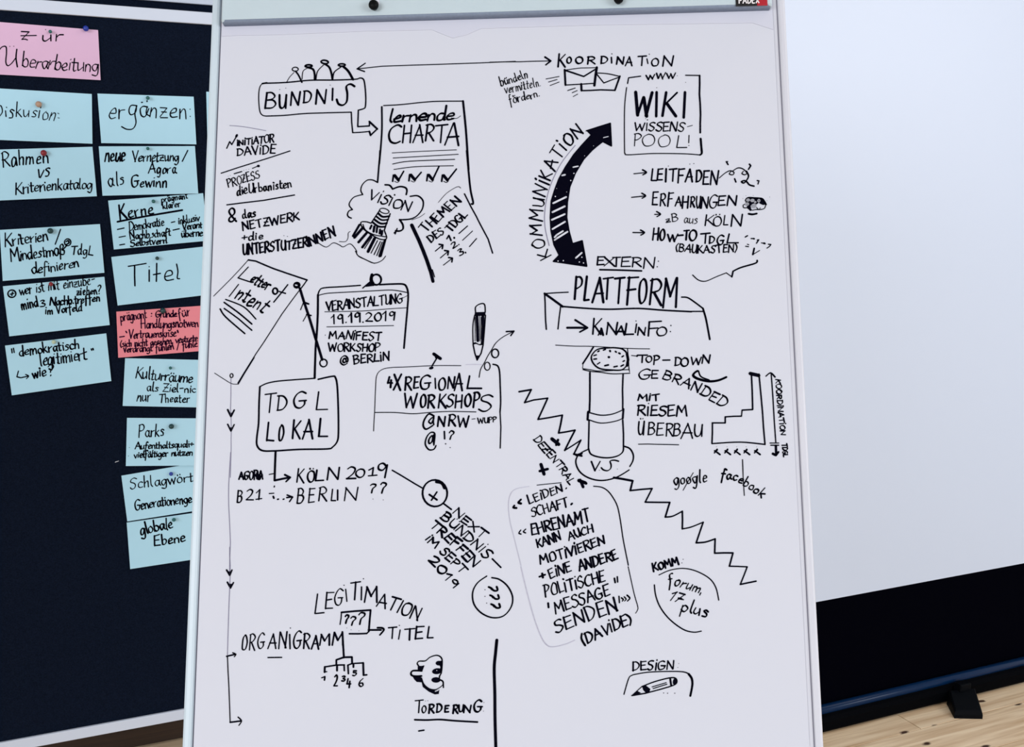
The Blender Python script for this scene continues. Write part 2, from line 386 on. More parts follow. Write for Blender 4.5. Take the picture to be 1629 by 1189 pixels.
        for ch, gx in adv:
            if ch not in GL: continue
            gw, st = GL[ch]; mid = (gx + gw / 2) / tot * T; (cx, cy), (tx, ty) = at(mid); nx, ny = ty, -tx
            hh = h + (h1 - h) * mid / T; sx = T / tot; hh *= 1 + random.gauss(0, .05); b = random.gauss(0, bob) * hh; rr = random.gauss(.0, .045)
            for cv, pts in st:
                q = []
                for px, py in pts:
                    ax = (px - gw / 2) * sx + slant * py * hh + random.gauss(0, jit) * hh; ay = py * hh + b + random.gauss(0, jit) * hh + rr * (px - gw / 2) * sx; ax -= rr * py * hh
                    q.append((cx + tx * ax + nx * ay, cy + ty * ax + ny * ay))
                s.raw(q, w, cv, chisel)
        return s
    def out(s, name='handwriting', mat=None, label=None, lift=None):
        if not s.V: return
        l = s.lift if lift is None else lift; vs = []
        for x, y in s.V:
            a, b = s.pl.loc(x, y); vs.append((a, b, l + (s.lf(a, b) if s.lf else 0)))
        # a drawing is split where its strokes stand well apart
        K = s.K + [len(s.V)]; nk = len(s.K); par = list(range(nk))
        def root(i):
            while par[i] != i: i = par[i]
            return i
        if name == 'drawing' and not label:
            B = []
            for a, b in zip(K, K[1:]):
                q = s.V[a:b]; B.append((min(p[0] for p in q), min(p[1] for p in q), max(p[0] for p in q), max(p[1] for p in q)))
            for i in range(nk):
                for j in range(i):
                    A_, B_ = B[i], B[j]
                    if max(A_[0] - B_[2], B_[0] - A_[2], A_[1] - B_[3], B_[1] - A_[3]) < 7: par[root(i)] = root(j)
        else: par = [0] * nk
        own = {}; 
        for i in range(nk): own.setdefault(root(i), []).append(i)
        vo = [0] * len(s.V)
        for i in range(nk):
            for v in range(K[i], K[i + 1]): vo[v] = root(i)
        for r in own:
            ix = {}; vv = []
            for v in range(len(s.V)):
                if vo[v] == r: ix[v] = len(vv); vv.append(vs[v])
            ff = [tuple(ix[v] for v in f[::-1]) for f in s.F if vo[f[0]] == r]
            o = obj(name, vv, ff, mat or M['ink'], s.par)
            if label: o['label'] = label
        s.clear()

# ------------------------------------------------------------------ flip chart easel
e_base = Vector((0, 1.02, 0)); easel = empty('flipchart_easel', Matrix.Translation(e_base))
tag(easel, 'large white flip chart easel leaning back, with pale blue side rails and clip bar', 'flip chart')
Lb = Matrix.Translation(-e_base) @ BOARD.m
def epart(mb, name, mat, smooth=False, parent=None):
    o = mb.build(name, mat, easel, smooth); o.matrix_local = Lb; return o
av = lambda a, b: (BOARD.loc(*a)[0] + BOARD.loc(*b)[0]) / 2
uL0, uL1 = av((338, 0), (290, 1189)), av((350.5, 0), (306.5, 1189))       # left rail
uR1, uR0 = av((1236.3, 0), (1296.5, 1189)), av((1248, 0), (1311, 1189))   # right rail
uP0, uP1 = av((353, 0), (309, 1189)), av((1229, 0), (1287.5, 1189))       # paper
vT = BOARD.loc(800, -75)[1]; vB = vT - 1.06
epart(MB().box(uL0 + .004, uR0 - .004, vB, vT, -.024, -.006, .002), 'board_panel', M['frame_warm'])
epart(MB().box(uL0, uL1, vB - .006, vT + .004, -.026, .0025, .0035), 'side_rail', M['frame'])
epart(MB().box(uR1, uR0, vB - .006, vT + .004, -.026, .0015, .003), 'side_rail', M['frame_warm'])
epart(MB().box(uL1, uP0, vB, vT, -.010, -.0020), 'groove', M['groove'])  # shadow line beside the left rail, put in as a dark strip
epart(MB().box(uP1 + .0004, uR1, vB, vT, -.010, -.0016), 'edge_strip', M['frame_warm'])
epart(MB().box(uR1 - .0009, uR1 + .0002, vB, vT, -.010, -.0012), 'groove', M['groove'])
epart(MB().box(uL0, uR0, vB - .05, vB - .004, -.024, .055, .004), 'pen_tray', M['frame'])
# clip bar with badge, pegs and a grey lip coloured as its shaded underside
lipL, lipR = BOARD.loc(359, 41), BOARD.loc(1222.5, 15.5)
ang = math.atan2(lipR[1] - lipL[1], lipR[0] - lipL[0]); cw = math.hypot(lipR[0] - lipL[0], lipR[1] - lipL[1])
bm = MB(); T = .0125
def clip_sec(x, i):
    b = .0022
    return [(x, .0002, .0012), (x, -.0004, T - b - i), (x, .0018, T - i), (x, .095, T - i), (x, .0972, T - b - i), (x, .0972, .0012)]
Lc = Lb @ Matrix.Translation((lipL[0], lipL[1], 0)) @ Matrix.Rotation(ang, 4, 'Z')
o = MB().loft([[(x, y * 1, z) for x, y, z in clip_sec(x, i)] for x, i in ((-.002, .002), (0, 0), (cw, 0), (cw + .002, .002))]).build('clip_bar', M['bar'], easel); o.matrix_local = Lc
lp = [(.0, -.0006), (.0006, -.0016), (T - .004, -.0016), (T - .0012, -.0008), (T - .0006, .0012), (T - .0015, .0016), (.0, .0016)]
o = MB().loft([[(x, y - s_, z) for z, y in [(max(a * k_, .0012), b) for a, b in lp]] for x, k_, s_ in ((-.001, .75, 0), (.003, 1.02, 0), (cw - .004, 1.02, 0), (cw - .0012, .9, 0), (cw + .0004, .6, 0))]).build('shaded_lip', M['lip'], easel, True); o.matrix_local = Lc
def bar_pt(px, py):
    a, b = BOARD.loc(px, py, T); a -= lipL[0]; b -= lipL[1]; c, s_ = math.cos(-ang), math.sin(-ang); return (a * c - b * s_, a * s_ + b * c)
for px, py in ((596, 12.5), (983.5, 2.5)):
    x, y = bar_pt(px, py)
    o = MB().lathe([(.0035, T - .001), (.0038, T + .003), (.0056, T + .0045), (.0062, T + .0075), (.0050, T + .0105), (.002, T + .0115)], 20, (x, y, 0)).build('peg', M['black'], easel, True); o.matrix_local = Lc
    s_ = MB().box(x - .0058, x + .0058, y + .004, y + .03, T - .001, T + .0014, .001).build('slider', M['frame_warm'], easel); s_.matrix_local = Lc
b0, b1 = bar_pt(1170.5, 10.5), bar_pt(1221, 9.0); bx0, bx1, by = b0[0], b1[0], (b0[1] + b1[1]) / 2; bh = .0125; sp = bx0 + (bx1 - bx0) * .67
badge = empty('badge'); badge.parent = easel; badge.matrix_local = Lc @ Matrix.Translation((0, 0, T))
MB().box(bx0, sp, by, by + bh, -.0003, .0010, .0006).build('badge_plate', M['badge_black'], badge)
MB().box(sp, bx1, by, by + bh, -.0003, .0010, .0006).build('badge_plate', M['badge_red'], badge)['label'] = 'dark red end of the badge'
bv, bf = [], []
x = bx0 + .0036; gh = bh * .62
for ch in 'PADEX':
    gw = GL[ch][0]; sc = gh * .92
    for cv, pts in GL[ch][1]:
        q = [(x + px * sc, by + bh * .24 + py * gh) for px, py in pts]
        if cv: q = crom(q, 4)
        for (x0, y0), (x1_, y1_) in zip(q, q[1:]):
            L = math.hypot(x1_ - x0, y1_ - y0)
            if L < 1e-7: continue
            nx, ny = -(y1_ - y0) / L * .0007, (x1_ - x0) / L * .0007; n = len(bv)
            bv += [(x0 + nx, y0 + ny, .0012), (x0 - nx, y0 - ny, .0012), (x1_ - nx, y1_ - ny, .0012), (x1_ + nx, y1_ + ny, .0012)]; bf.append((n, n + 1, n + 2, n + 3))
    x += (gw + .17) * sc
obj('badge_lettering', bv, bf, M['badge_text'], badge)
# legs: two along the sides, one behind
def leg(p0, p1, r=.013):
    a, b = Vector(p0) - e_base, Vector(p1) - e_base
    MB().tube(a, b, r, r * .9, 12).build('leg', M['metal_leg'], easel, True)
def bw(u, v, w): return BOARD.m @ Vector((u, v, w))
for u_ in (uL0 + .05, uR0 - .05):
    top = bw(u_, vT - .1, -.040); d = (bw(u_, vB, -.040) - top).normalized()
    foot = top + d * ((top.z - .004) / -d.z); leg(top, foot)
leg(bw(0, vT - .12, -.040), (0.02, 1.72, .004))
MB().box(-.09, .09, vT - .2, vT - .06, -.050, -.024, .003).build('leg_hinge', M['black'], easel).matrix_local = Lb

# ------------------------------------------------------------------ paper pad clamped on the easel
pad = empty('flipchart_pad', BOARD.m)
tag(pad, 'white flip chart paper pad covered in black marker notes and sketches, clamped on the easel', 'paper pad')
vP1 = vT - .03; vP0 = vB + .012
MB().box(uP0 + .0002, uP1 + .0002, vP0 - .002, vP1, -.0058, -.0009, .0004).build('sheet_stack', M['paper'], pad)
sheet = MB().box(uP0, uP1, vP0, vP1, -.0006, 0).build('top_sheet', M['paper'], pad)
# remnant of the torn off sheet under the clip bar
edge = [(357, 58), (380, 56.8), (438, 56), (585, 50), (688, 48), (700, 53), (720.5, 61), (742, 56), (765, 46), (800, 44.8), (947, 40.4), (1198, 37), (1228, 47.6)]
pts = [BOARD.loc(*p) for p in edge]; pts[0] = (uP0 + .001, pts[0][1]); pts[-1] = (uP1 - .0005, pts[-1][1])
MB().loft([[(a, b, .0001), (a, b, .0007), (a, vP1 - .01, .0007), (a, vP1 - .01, .0001)] for a, b in pts]).build('torn_strip', M['paper_strip'], pad)

p = Pen(BOARD, sheet)
def L4(s): return [tuple(float(t) for t in q.split(',')) for q in s.split()]
D = lambda lab=None, mat=None: p.out('drawing', mat, lab)
H = lambda: p.out('handwriting')
# --- people, box BUENDNIS
p.view(340, 80, 6.258)
p.ell(812, 190, 30, 20, 1.6); p.line('~728,318 755,270 800,222', 1.0); p.line('~815,210 845,250 878,320', 2.4)
p.ell(945, 158, 34, 12, 2.6); p.line('~880,290 890,210 935,178', 1.2); p.line('~945,175 990,192 1005,240 1005,297', 2.4)
p.ell(1105, 118, 36, 17, 2.2, rot=8); p.line('~1018,292 1035,210 1100,142', 1.4); p.line('~1108,138 1150,170 1172,230 1182,292', 2.8)
p.ell(1275, 148, 34, 12, 2.4); p.line('~1185,292 1200,220 1268,168', 2.0); p.line('~1290,163 1340,210 1387,292', 2.8); D()
p.line('~520,325 478,340 455,385 448,480 458,600 482,645 520,657', 1.3)
p.line('~520,657 700,650 900,632 1100,625 1370,618', 1.9); p.line('1370,618 1374,720 1384,822', 2.0)
p.line('~500,330 720,322 960,300 1200,298 1410,290 1455,278 1490,290 1505,350 1514,470 1510,560 1495,582 1440,598', 2.1)
p.line('485,333 530,326', 2.6); p.line('1440,598 1437,680 1434,762; 1434,762 1550,755; 1550,755 1550,712', 2.0); p.line('1550,712 1628,785', 3.0); p.line('1628,785 1562,848; 1562,848 1550,810', 2.6); p.line('1550,810 1384,822', 1.6); D()
p.letters('BUNDNIſ', L4('512,425,618,580 648,445,722,578 765,415,855,550 893,405,972,525 1018,395,1118,535 1170,385,1192,500 1228,340,1400,550'), 2.5)
p.line('658,392; 718,378; 1160,348', 1.3); H()
# --- double arrow to KOORDINATION
p.view(560, 80, 6.258).line('50,187 300,160 900,140 1627,112', 1.5).line('133,130 50,187 125,213', 2.0)
p.view(780, 70, 6.258).line('-5,183 300,178 595,170', 1.4).line('545,132 602,170 552,210', 2.8); D()
p.letters('KOORD', L4('672,100,748,230 762,133,806,192 848,130,920,195 965,128,1045,200 1100,125,1165,195'), 2.2)
p.line('1205,135 1208,190; 1210,100', 1.9); p.letters('NA', L4('1258,130,1327,203 1347,130,1412,218'), 2.3)
p.view(960, 70, 6.258).letters('TON', L4('340,120,425,216 480,145,548,222 590,120,692,222'), 2.2).line('433,150 442,196; 456,103', 1.8); H()
# --- buendeln vermitteln foerdern, envelopes
p.view(780, 70, 6.258)
p.text('bündeln', [(105, 422), (375, 335)], 95, 1.5, 80); p.text('vermitteln.', [(150, 495), (500, 418)], 90, 1.3); p.text('fördern.', [(195, 600), (490, 520)], 95, 1.5, 70); H()
p.line('555,350 685,325; 580,380 665,355; 595,415 685,380; 770,465 845,440; 815,487 865,465; 825,525 870,500', 1.3)
p.line('742,262 900,240 1060,237', 1.4); p.line('740,258 748,410', 3.0); p.line('1060,235 1048,310 1036,415', 3.2); p.line('748,410 900,402 1035,393', 1.7); p.line('740,262 930,325 1060,245', 2.0)
p.line('~1062,290 1170,298 1290,325', 1.6); p.line('1290,322 1240,463', 2.6); p.line('905,400 908,465', 3.0); p.line('908,466 1100,458 1240,463', 1.8); p.line('1058,300 1130,390 1290,330', 1.6); D()
# --- WIKI box
p.view(960, 70, 6.258)
p.line('370,322 250,338 240,395', 1.9); p.line('~230,435 212,600 208,800 210,1060 215,1090 245,1105 500,1092 800,1095 960,1106', 1.7)
p.line('~960,1106 978,1090 975,1040 967,945', 2.6); p.line('818,313 957,315', 1.7); p.line('957,315 955,500 966,700 963,885', 2.4); D()
p.text('www', [(425, 357), (712, 338)], 105, 2.0); p.line('735,318', 1.2)
p.letters('WIKI', L4('312,482,478,715 505,480,545,720 592,480,725,720 768,485,828,730'), 4.0)
p.text('W¡SSENS', [(310, 866), (800, 872)], 88, 1.9); p.line('835,825 885,812', 1.0); p.line('530,437; 818,384; 420,745', 1.2)
p.letters('POOL!', L4('303,893,372,1015 382,900,512,1018 545,908,665,1025 725,915,835,1038 845,910,855,1015'), 1.5); H()
# --- left notes
p.view(340, 180, 6.258)
p.line('~160,125 300,137 520,176', .9); D(mat=M['ink_grey'])
p.line('75,600 400,495 760,378', 1.6); p.line('132,915 500,870 805,817', 1.7)
p.line('130,352 160,285 180,315 232,225', 2.0); p.blob(228, 228, 12, 20, 30); p.line('205,605 280,583; 385,552 445,527', 1.6); p.blob(445, 528, 16, 13); p.line('145,630; 165,622; 300,572; 325,565; 350,560', 1.0); D()
p.text('¡N¡T¡ATOR', [(235, 325), (600, 292)], 45, 2.0, 88); p.text('DAV¡DE', [(232, 424), (612, 400)], 68, 2.0, 88)
p.text('PROZESS', [(145, 742), (462, 645)], 80, 1.6); p.text('dieUrbanisten', [(232, 818), (775, 738)], 92, 1.9)
p.view(340, 310, 6.258)
p.line('~215,235 185,268 155,262 160,230 205,190 205,150 180,135 155,160 165,195 225,265', 2.4); p.text('das', [(285, 238), (418, 215)], 85, 2.1)
p.text('NETZWERK', [(292, 358), (852, 250)], 85, 2.2, 78); p.text('+die', [(282, 462), (492, 440)], 80, 1.9)
p.text('UNTERSTUTZER', [(290, 603), (935, 520)], 105, 2.5, 92); p.line('700,408; 735,416', 1.3)
p.text('¡NNEN', [(945, 518), (1215, 410)], 88, 2.4, 95); H()
p.line('~1040,480 1120,522 1190,480 1250,500 1290,520 1360,490 1420,555 1430,600 1520,650 1600,685', 1.1)
p.view(540, 240, 6.258).line('~0,905 60,905 85,870 88,820 108,805', 1.0).line('~160,1000 190,1050 260,1085 345,1120 420,1095 460,1050', 1.3); D()
# --- lernende CHARTA page
p.view(560, 80, 6.258)
p.line('~315,552 480,543 700,520 850,510 1105,508', 1.8); p.line('~1105,508 1125,700 1138,850 1160,1189', 2.8); p.line('~297,565 298,780 288,950 272,1130', 2.3)
p.view(540, 240, 6.258).line('~405,0 400,80 395,130 380,315', 2.6).line('~1268,0 1285,200 1305,390 1332,520 1315,530', 2.6)
p.line('~525,22 850,5 1165,-8; ~535,73 850,55 1183,36; ~530,133 700,105 1148,87; ~543,187 700,165 860,155 1135,150', 1.2); D()
for a, b in (((530, 305), (640, 205)), ((692, 300), (815, 215)), ((870, 300), (990, 160)), ((1018, 305), (1165, 183))):
    x, y = a; X, Y = b
    p.line('%d,%d %d,%d %d,%d %d,%d' % (x, y, x + 8, y - 62, x + 55, y - 5, X, Y), 2.2); p.line('%d,%d %d,%d' % (x + 22, y - 62, x + 62, y - 12), 2.6); p.line('~%d,%d %d,%d %d,%d' % (x + 20, y, x + 48, y + 12, x + 66, y - 2), 1.0)
D()
p.view(560, 80, 6.258); p.text('lernende', [(365, 720), (1010, 690)], 130, 3.0, 125, slant=.28, gap=.03); p.line('~990,675 1040,680 1080,655', 1.0)
p.letters('CHARTA', L4('362,750,485,925 508,748,590,920 615,742,715,920 735,740,818,905 825,742,950,920 932,728,1072,948'), 2.5); H()
# --- VISION cloud and bulb
p.view(540, 240, 6.258)
p.line('~380,317 330,292 275,295 228,340 213,395 232,437; ~232,437 150,460 108,505 98,545 130,587; ~130,587 95,600 80,635 92,660 118,672', 1.9)
p.line('~455,340 500,345 530,382; ~530,382 600,358 655,368 672,395 665,437; ~705,455 780,450 832,500 825,580 770,650 700,682 600,688; ~600,688 630,735 632,780 600,800 560,798', 2.2)
p.line('575,775 555,830; 560,805 545,820', 2.0); p.line('~720,690 800,660 850,625', .9); p.line('~985,515 1060,430 1140,375 1185,358 1207,372', 1.0); D()
p.text('V¡S¡ON', [(282, 482), (690, 612)], 95, 2.2, 100, slant=.15); H()
p.ell(447, 600, 48, 24, 1.6, rot=15); p.line('400,595 315,722', 2.0); p.line('505,628 462,745 448,790', 2.2)
p.line('~388,625 430,658 498,652; ~368,655 420,690 486,686; ~348,685 410,725 472,722; ~330,712 390,755 458,757', 2.6)
p.line('~315,722 265,708 215,713 225,760 270,805 340,850 400,880 455,885 470,860 445,790', 1.9); p.line('~235,735 260,790 340,835 460,858', 1.5); p.line('320,745 305,778; 348,755 340,805; 375,765 370,812; 405,785 400,825; 425,800 420,835', 3.0)
p.line('200,738 135,850', 3.2); p.line('458,885 412,1050', 3.2)
p.line('150,865 235,765; 190,912 275,815; 228,962 315,845; 285,1005 350,875', 4.2, chisel=.1); p.line('315,1020 380,895; 345,1035 408,905; 372,1045 425,910', 1.6); p.line('400,1050 452,900', 3.6); p.line('300,990 355,880; 250,975 325,860', 1.4); D()
p.line('720,742 790,890 868,1085 905,1195', 5.0, chisel=0); p.view(480, 420, 6.258).line('1258,0 1284,85 1307,175', 4.6, chisel=0).line('1300,60 1322,130', 1.5); D()
p.view(540, 240, 6.258); p.line('1245,430 1310,560 1400,730 1480,880 1525,1020', 2.0)
p.line('1190,825 1275,750; 1225,893 1325,800; 1295,955 1365,875', 1.7)
for a in ('955,1000 1030,938', '1005,1068 1085,1000', '1035,1140 1125,1070'):
    p.line(a, 1.7); x, y = a.split()[1].split(','); x, y = int(x), int(y); p.line('%d,%d %d,%d %d,%d' % (x - 38, y - 6, x, y, x - 6, y + 38), 2.4)
D()
p.text('THEMEN', [(858, 812), (1215, 508)], 92, 2.3, 88, slant=-.2); p.text('DES', [(912, 912), (1050, 820)], 70, 2.2, slant=-.1); p.text('TDGL', [(1105, 812), (1280, 645)], 78, 2.2, slant=-.2)
p.text('1.', [(1085, 912), (1150, 870)], 55, 2.4); p.text('2.', [(1130, 975), (1195, 935)], 60, 2.3); p.text('3.', [(1195, 1050), (1260, 1015)], 62, 2.3); H()
# --- big curved arrow
p.view(820, 180, 4.573)
p.poly('515,130 690,75 698,240 640,210 595,245 560,275 500,340 440,440 400,540 383,650 378,760 395,860 420,950 452,945 485,930 500,1010 518,1115 400,1095 275,1080 315,1040 275,960 254,860 248,760 255,640 280,560 310,480 360,390 420,300 480,230 545,160'); p.line('515,130 690,75 698,240 640,210; 420,950 485,930 518,1115 275,1080 315,1038', 2.2); D('thick black double-headed curved arrow')
p.line('275,657 368,612; 270,722 358,680; 265,778 358,737; 270,845 360,792; 298,915 378,865', 2.6, chisel=0); p.line('285,905 300,888 345,860; 285,925 300,915', 2.0, chisel=0)
p.line('402,492; 425,440; 340,455 360,450; 420,395 455,388; 483,1050; 465,1085; 348,1075; 440,1055 482,1018; 290,608; 310,1078; 495,1092', 2.0, chisel=0); p.line('503,312; 568,240; 640,180 675,172; 300,550; 372,575', 1.0, chisel=0); p.out('drawing', M['paper'], 'unfilled gaps in the black arrow', lift=.0006)
p.line('~435,235 330,370 250,540 215,700 215,830 245,965', .9); D(mat=M['ink_grey'])
p.text('KOMMUN¡KAT¡ON', [(262, 1040), (200, 925), (197, 800), (207, 665), (218, 600), (245, 515), (285, 410), (322, 335), (365, 275), (420, 218), (497, 148)], 92, 2.2, 88, gap=.2); H()
# --- list on the right
p.view(990, 240, 6.258)
for a in ('115,230 240,217', '92,465 232,450', '105,815 220,817', '322,635 380,633'):
    p.line(a, 1.7); x, y = [int(t) for t in a.split()[1].split(',')]; p.line('~%d,%d %d,%d %d,%d' % (x - 38, y - 26, x, y, x - 36, y + 24), 2.0)
D()
p.letters('LEITFADEN', L4('290,180,345,302 348,182,402,292 422,182,442,312 468,180,538,306 553,180,615,322 632,185,702,310 735,195,788,312 803,200,862,336 878,200,955,340'), 2.4); p.line('672,133; 712,128; 458,153', 1.5)
p.letters('ERFAHRUNGEN', L4('300,410,352,540 378,428,432,548 452,420,505,552 528,460,588,550 598,455,656,572 678,460,722,562 735,455,778,572 788,460,852,572 868,440,945,572 952,450,1025,546 1045,448,1138,546'), 2.2)
p.text('zB', [(435, 718), (555, 695)], 75, 1.5); p.text('aus', [(612, 715), (742, 728)], 100, 1.3); p.letters('KÖLN', L4('820,640,915,745 905,655,985,752 1010,645,1052,742 1083,635,1192,752'), 2.0)
p.letters('HOw-TO', L4('305,770,358,890 375,782,422,892 455,760,545,905 550,780,605,900 612,792,662,888 665,790,738,895'), 2.4); p.letters('TDGL', L4('780,822,870,922 865,852,915,922 943,842,1010,936 1040,830,1155,922'), 2.2)
p.text('(BAUKASTEN)', [(528, 998), (760, 1020), (1140, 1008)], 78, 2.0); H()
p.line('~965,272 1020,225 1070,200 1110,215 1100,240 1065,232 1085,202; ~1095,205 1150,172 1200,182 1238,220 1220,240 1190,228 1205,205', 1.5)
p.line('~1235,205 1256,250 1240,290 1210,322 1185,308 1215,298 1240,312 1265,340 1310,353', 2.0); p.line('1035,110 1052,138; 1048,108; 1265,135 1278,150 1255,187; 1118,280 1130,312; 1342,298 1360,300 1350,332', 2.0); D()
p.view(1150, 290, 9.15)
p.line('~330,270 345,240 380,228 450,232 520,236 570,245 600,280 625,325', 2.6); p.poly('330,300 330,262 350,235 395,225 470,236 560,240 600,270 625,325 585,335 545,318 520,300 500,318 470,330 430,320 400,345 412,390 430,410 395,422 370,395 345,378 350,345 330,318')
p.line('~330,320 295,335 300,370 330,375 360,370; ~430,410 480,400 540,400 600,385 622,340; ~490,370 520,400 545,375', 1.3); p.line('~375,462 430,470 492,458', 3.0)
p.line('335,200; 440,195; 680,218; 290,240; 640,270', .9); D()
p.ell(365, 262, 18, 12, 1.8); p.ell(428, 268, 20, 14, 2.2); p.ell(350, 322, 18, 14, 2); p.ell(448, 350, 24, 20, 3); p.ell(522, 272, 14, 18, 1.6); p.ell(468, 292, 12, 10, 1.3); p.blob(448, 350, 24, 20); p.blob(365, 262, 14, 9); p.blob(428, 268, 16, 11); p.out('drawing', M['paper'], lift=.0006)
p.line('325,800 358,780', 2.2); p.line('410,822 440,822; 560,885 600,892', 1.5); p.blob(448, 824, 20, 13, 10); p.blob(602, 892, 22, 15, 15); p.line('500,845 522,840 488,890; 662,905 698,908 680,935 640,962', 1.8); p.line('355,905 375,912; 330,935 372,940', 1.4); p.line('455,965 435,1055', 2.6); p.line('435,1055 535,995', 1.5); D()
p.view(990, 390, 6.258)
p.line('~700,300 750,345 800,362 850,355 940,315 1035,278', 1.5); p.line('1035,278 1090,318', 1.2); p.line('1090,318 1102,262', 2.2); p.line('~1102,262 1180,225 1325,182 1342,155', 2.4); D()
# --- EXTERN / PLATTFORM
p.view(840, 400, 6.258)
p.letters('EXTERN', L4('685,55,760,136 762,60,862,148 840,58,915,152 925,58,1020,152 1035,62,1130,155 1150,62,1262,170'), 2.1); p.line('1298,100; 1286,155', 2.0); p.line('~715,184 900,188 1130,196', 2.4)
p.letters('PLATTFORM', L4('468,250,538,475 565,255,612,495 650,265,758,515 742,262,838,480 862,258,950,516 982,255,1088,532 1105,275,1178,518 1212,278,1328,538 1350,270,1488,562'), 3.0); H()
p.line('400,408 165,422', 2.0); p.line('165,425 172,600 182,778', 2.0); p.line('165,422 240,475 345,552', 3.0); p.line('325,550 310,660 298,775', 1.9); p.line('~340,550 600,570 820,578 1100,570 1350,588 1627,602', 2.1); p.blob(172, 428, 14, 12)
p.view(990, 390, 6.258); p.line('690,662 810,662', 2.0).line('~590,520 650,525 720,570 802,632', 2.0).line('~802,632 812,665 835,750 870,940', 2.2); D()
p.view(840, 400, 6.258); p.line('390,762 585,762', 3.2, chisel=0); p.line('470,685 592,762 515,805', 2.8); D()
p.letters('KANAL', L4('640,670,730,828 702,770,748,835 780,708,888,828 880,745,962,832 962,720,1052,832'), 2.5); p.line('1080,725 1068,810; 1075,695', 1.9); p.letters('NFO', L4('1092,760,1168,836 1190,700,1315,842 1282,755,1378,842'), 2.3); p.line('1422,740; 1417,800', 2.2); H()
# --- clock on the column
p.line('~275,935 450,945 650,948 1000,968 1210,972', 1.1); p.line('650,955 545,1120', 2.6); p.line('990,968 1000,1080 1005,1185', 1.3)
p.line('~815,962 700,975 645,1020 630,1070 660,1130 720,1170 830,1183 930,1182 980,1140 995,1090 985,1020 940,975 880,963 815,962', 1.9); p.line('985,1020 996,1080 985,1140', 4.0); p.blob(805, 1055, 14, 12)
p.line('695,1000 708,992; 655,1040 680,1032; 655,1075 682,1072; 690,1125 715,1108; 765,1140 800,1132; 855,1152 888,1145; 925,1145 950,1132; 945,1098 960,1090; 935,1052 950,1042; 905,1015 915,1020; 870,998 878,1005; 750,985 770,978; 815,990 818,998', 2.4)
p.view(820, 540, 5.169)
p.line('~555,242 620,252 700,262 930,250; ~555,250 620,265 700,272 800,285 940,280', 1.4); p.line('555,210 552,240; 930,200 938,270', 1.0)
p.line('612,275 612,400 608,595', 2.2); p.line('885,285 880,420 882,575', 2.2); p.line('~595,600 700,625 800,615 890,578; ~595,660 700,690 820,675 885,650', 1.6); p.line('597,598 593,662; 888,575 882,652', 2.8)
p.line('605,668 603,780 600,900', 2.4); p.line('~600,895 620,945 690,970 770,975 840,960 880,930 888,900', 2.0); p.line('882,665 888,780 888,905', 2.4)
p.line('~600,905 540,935 503,975 498,1025 525,1085 580,1130 660,1158 740,1160 820,1140 880,1110 935,1075', 2.0); p.line('~890,880 940,900 968,950 965,1000 940,1047', 2.4); D()
p.letters('Vſ', L4('622,1005,692,1082 708,995,845,1082'), 2.1); p.line('690,1078; 838,1068', 1.2); H()
p.line('30,432 130,415', 3.0); p.line('130,415 75,522; 75,522 150,500 265,485; 265,485 185,660; 185,660 385,625', 2.3); p.line('385,625 355,772; 355,772 490,748; 490,748 405,915; 405,915 538,830; 538,830 480,945; 480,945 545,960', 2.5); p.line('500,955 545,940', 3)
p.line('300,820 355,865; 350,828 335,870; 210,1030 235,1110; 200,1085 265,1068; 520,1160 575,1180', 4.0)
p.view(800, 740, 6.265).line('770,150 800,220; 755,160 830,185', 4.0); D()
p.view(820, 540, 5.169).text('DEZENTRAL', [(148, 826), (215, 915), (330, 1040), (445, 1200)], 62, 2.0, 60); H()
p.view(960, 720, 5.17)
p.line('85,208 240,235', 3.0); p.line('240,235 220,315; 220,315 400,298; 400,298 343,410; 343,410 545,412; 545,412 508,533; ~508,533 570,525 648,485; 648,485 648,630', 2.4)
p.line('~648,630 720,615 820,575; 820,575 762,745; ~762,745 840,738 918,712; 918,712 914,830; 914,830 1065,828; 1065,828 1035,937; 1035,937 1182,942; 1182,942 1125,1087; 1125,1087 1255,1060', 2.3); D()
# --- TOP-DOWN ...
p.view(1000, 540, 5.404)
p.line('25,140 70,145', 1.3); p.blob(72, 145, 9, 8); p.letters('TOP-', L4('72,135,158,200 148,145,200,198 215,140,262,218 292,140,358,215'), 2.1); p.letters('DOWN', L4('398,155,452,228 448,160,512,232 538,155,622,218 632,135,698,208'), 2.2)
p.letters('GE', L4('88,258,188,345 195,268,252,338'), 2.1); p.text('BRANDED', [(288, 338), (380, 372), (450, 402), (540, 438), (620, 472), (700, 525), (812, 590)], 75, 2.2, 88); H()
p.line('~592,272 566,290 556,315 600,342 690,362 770,354 840,326', 3.4); p.line('~600,272 622,322 690,350', 2.2); D()
p.text('M¡T', [(78, 528), (265, 525)], 52, 2.3); p.text('R¡ESEM', [(75, 655), (500, 662)], 88, 2.3); p.letters('ÜBERBAU', L4('82,705,132,822 165,715,225,820 242,720,300,828 322,722,378,832 385,725,445,832 452,728,552,855 562,735,632,835'), 2.0); H()
p.line('85,903 250,904 430,908', 1.6); p.line('720,720 716,895; ~716,898 960,885 1172,905; 1172,905 1150,620 1120,300', 2.3); p.line('1045,295 1118,312', 5.0); p.line('1055,300 1066,603; 1066,605 975,610; 975,610 970,660; 970,662 830,668; 830,668 830,720; 830,720 718,720', 2.0)
p.line('1225,292 1240,500 1265,890', 1.9); p.line('~1180,318 1220,290 1258,325', 2.2); p.line('1215,893 1290,893; 1222,912 1290,912', 1.7); p.line('1265,915 1268,985', 3.2); p.line('1240,985 1265,998 1288,970', 3.2)
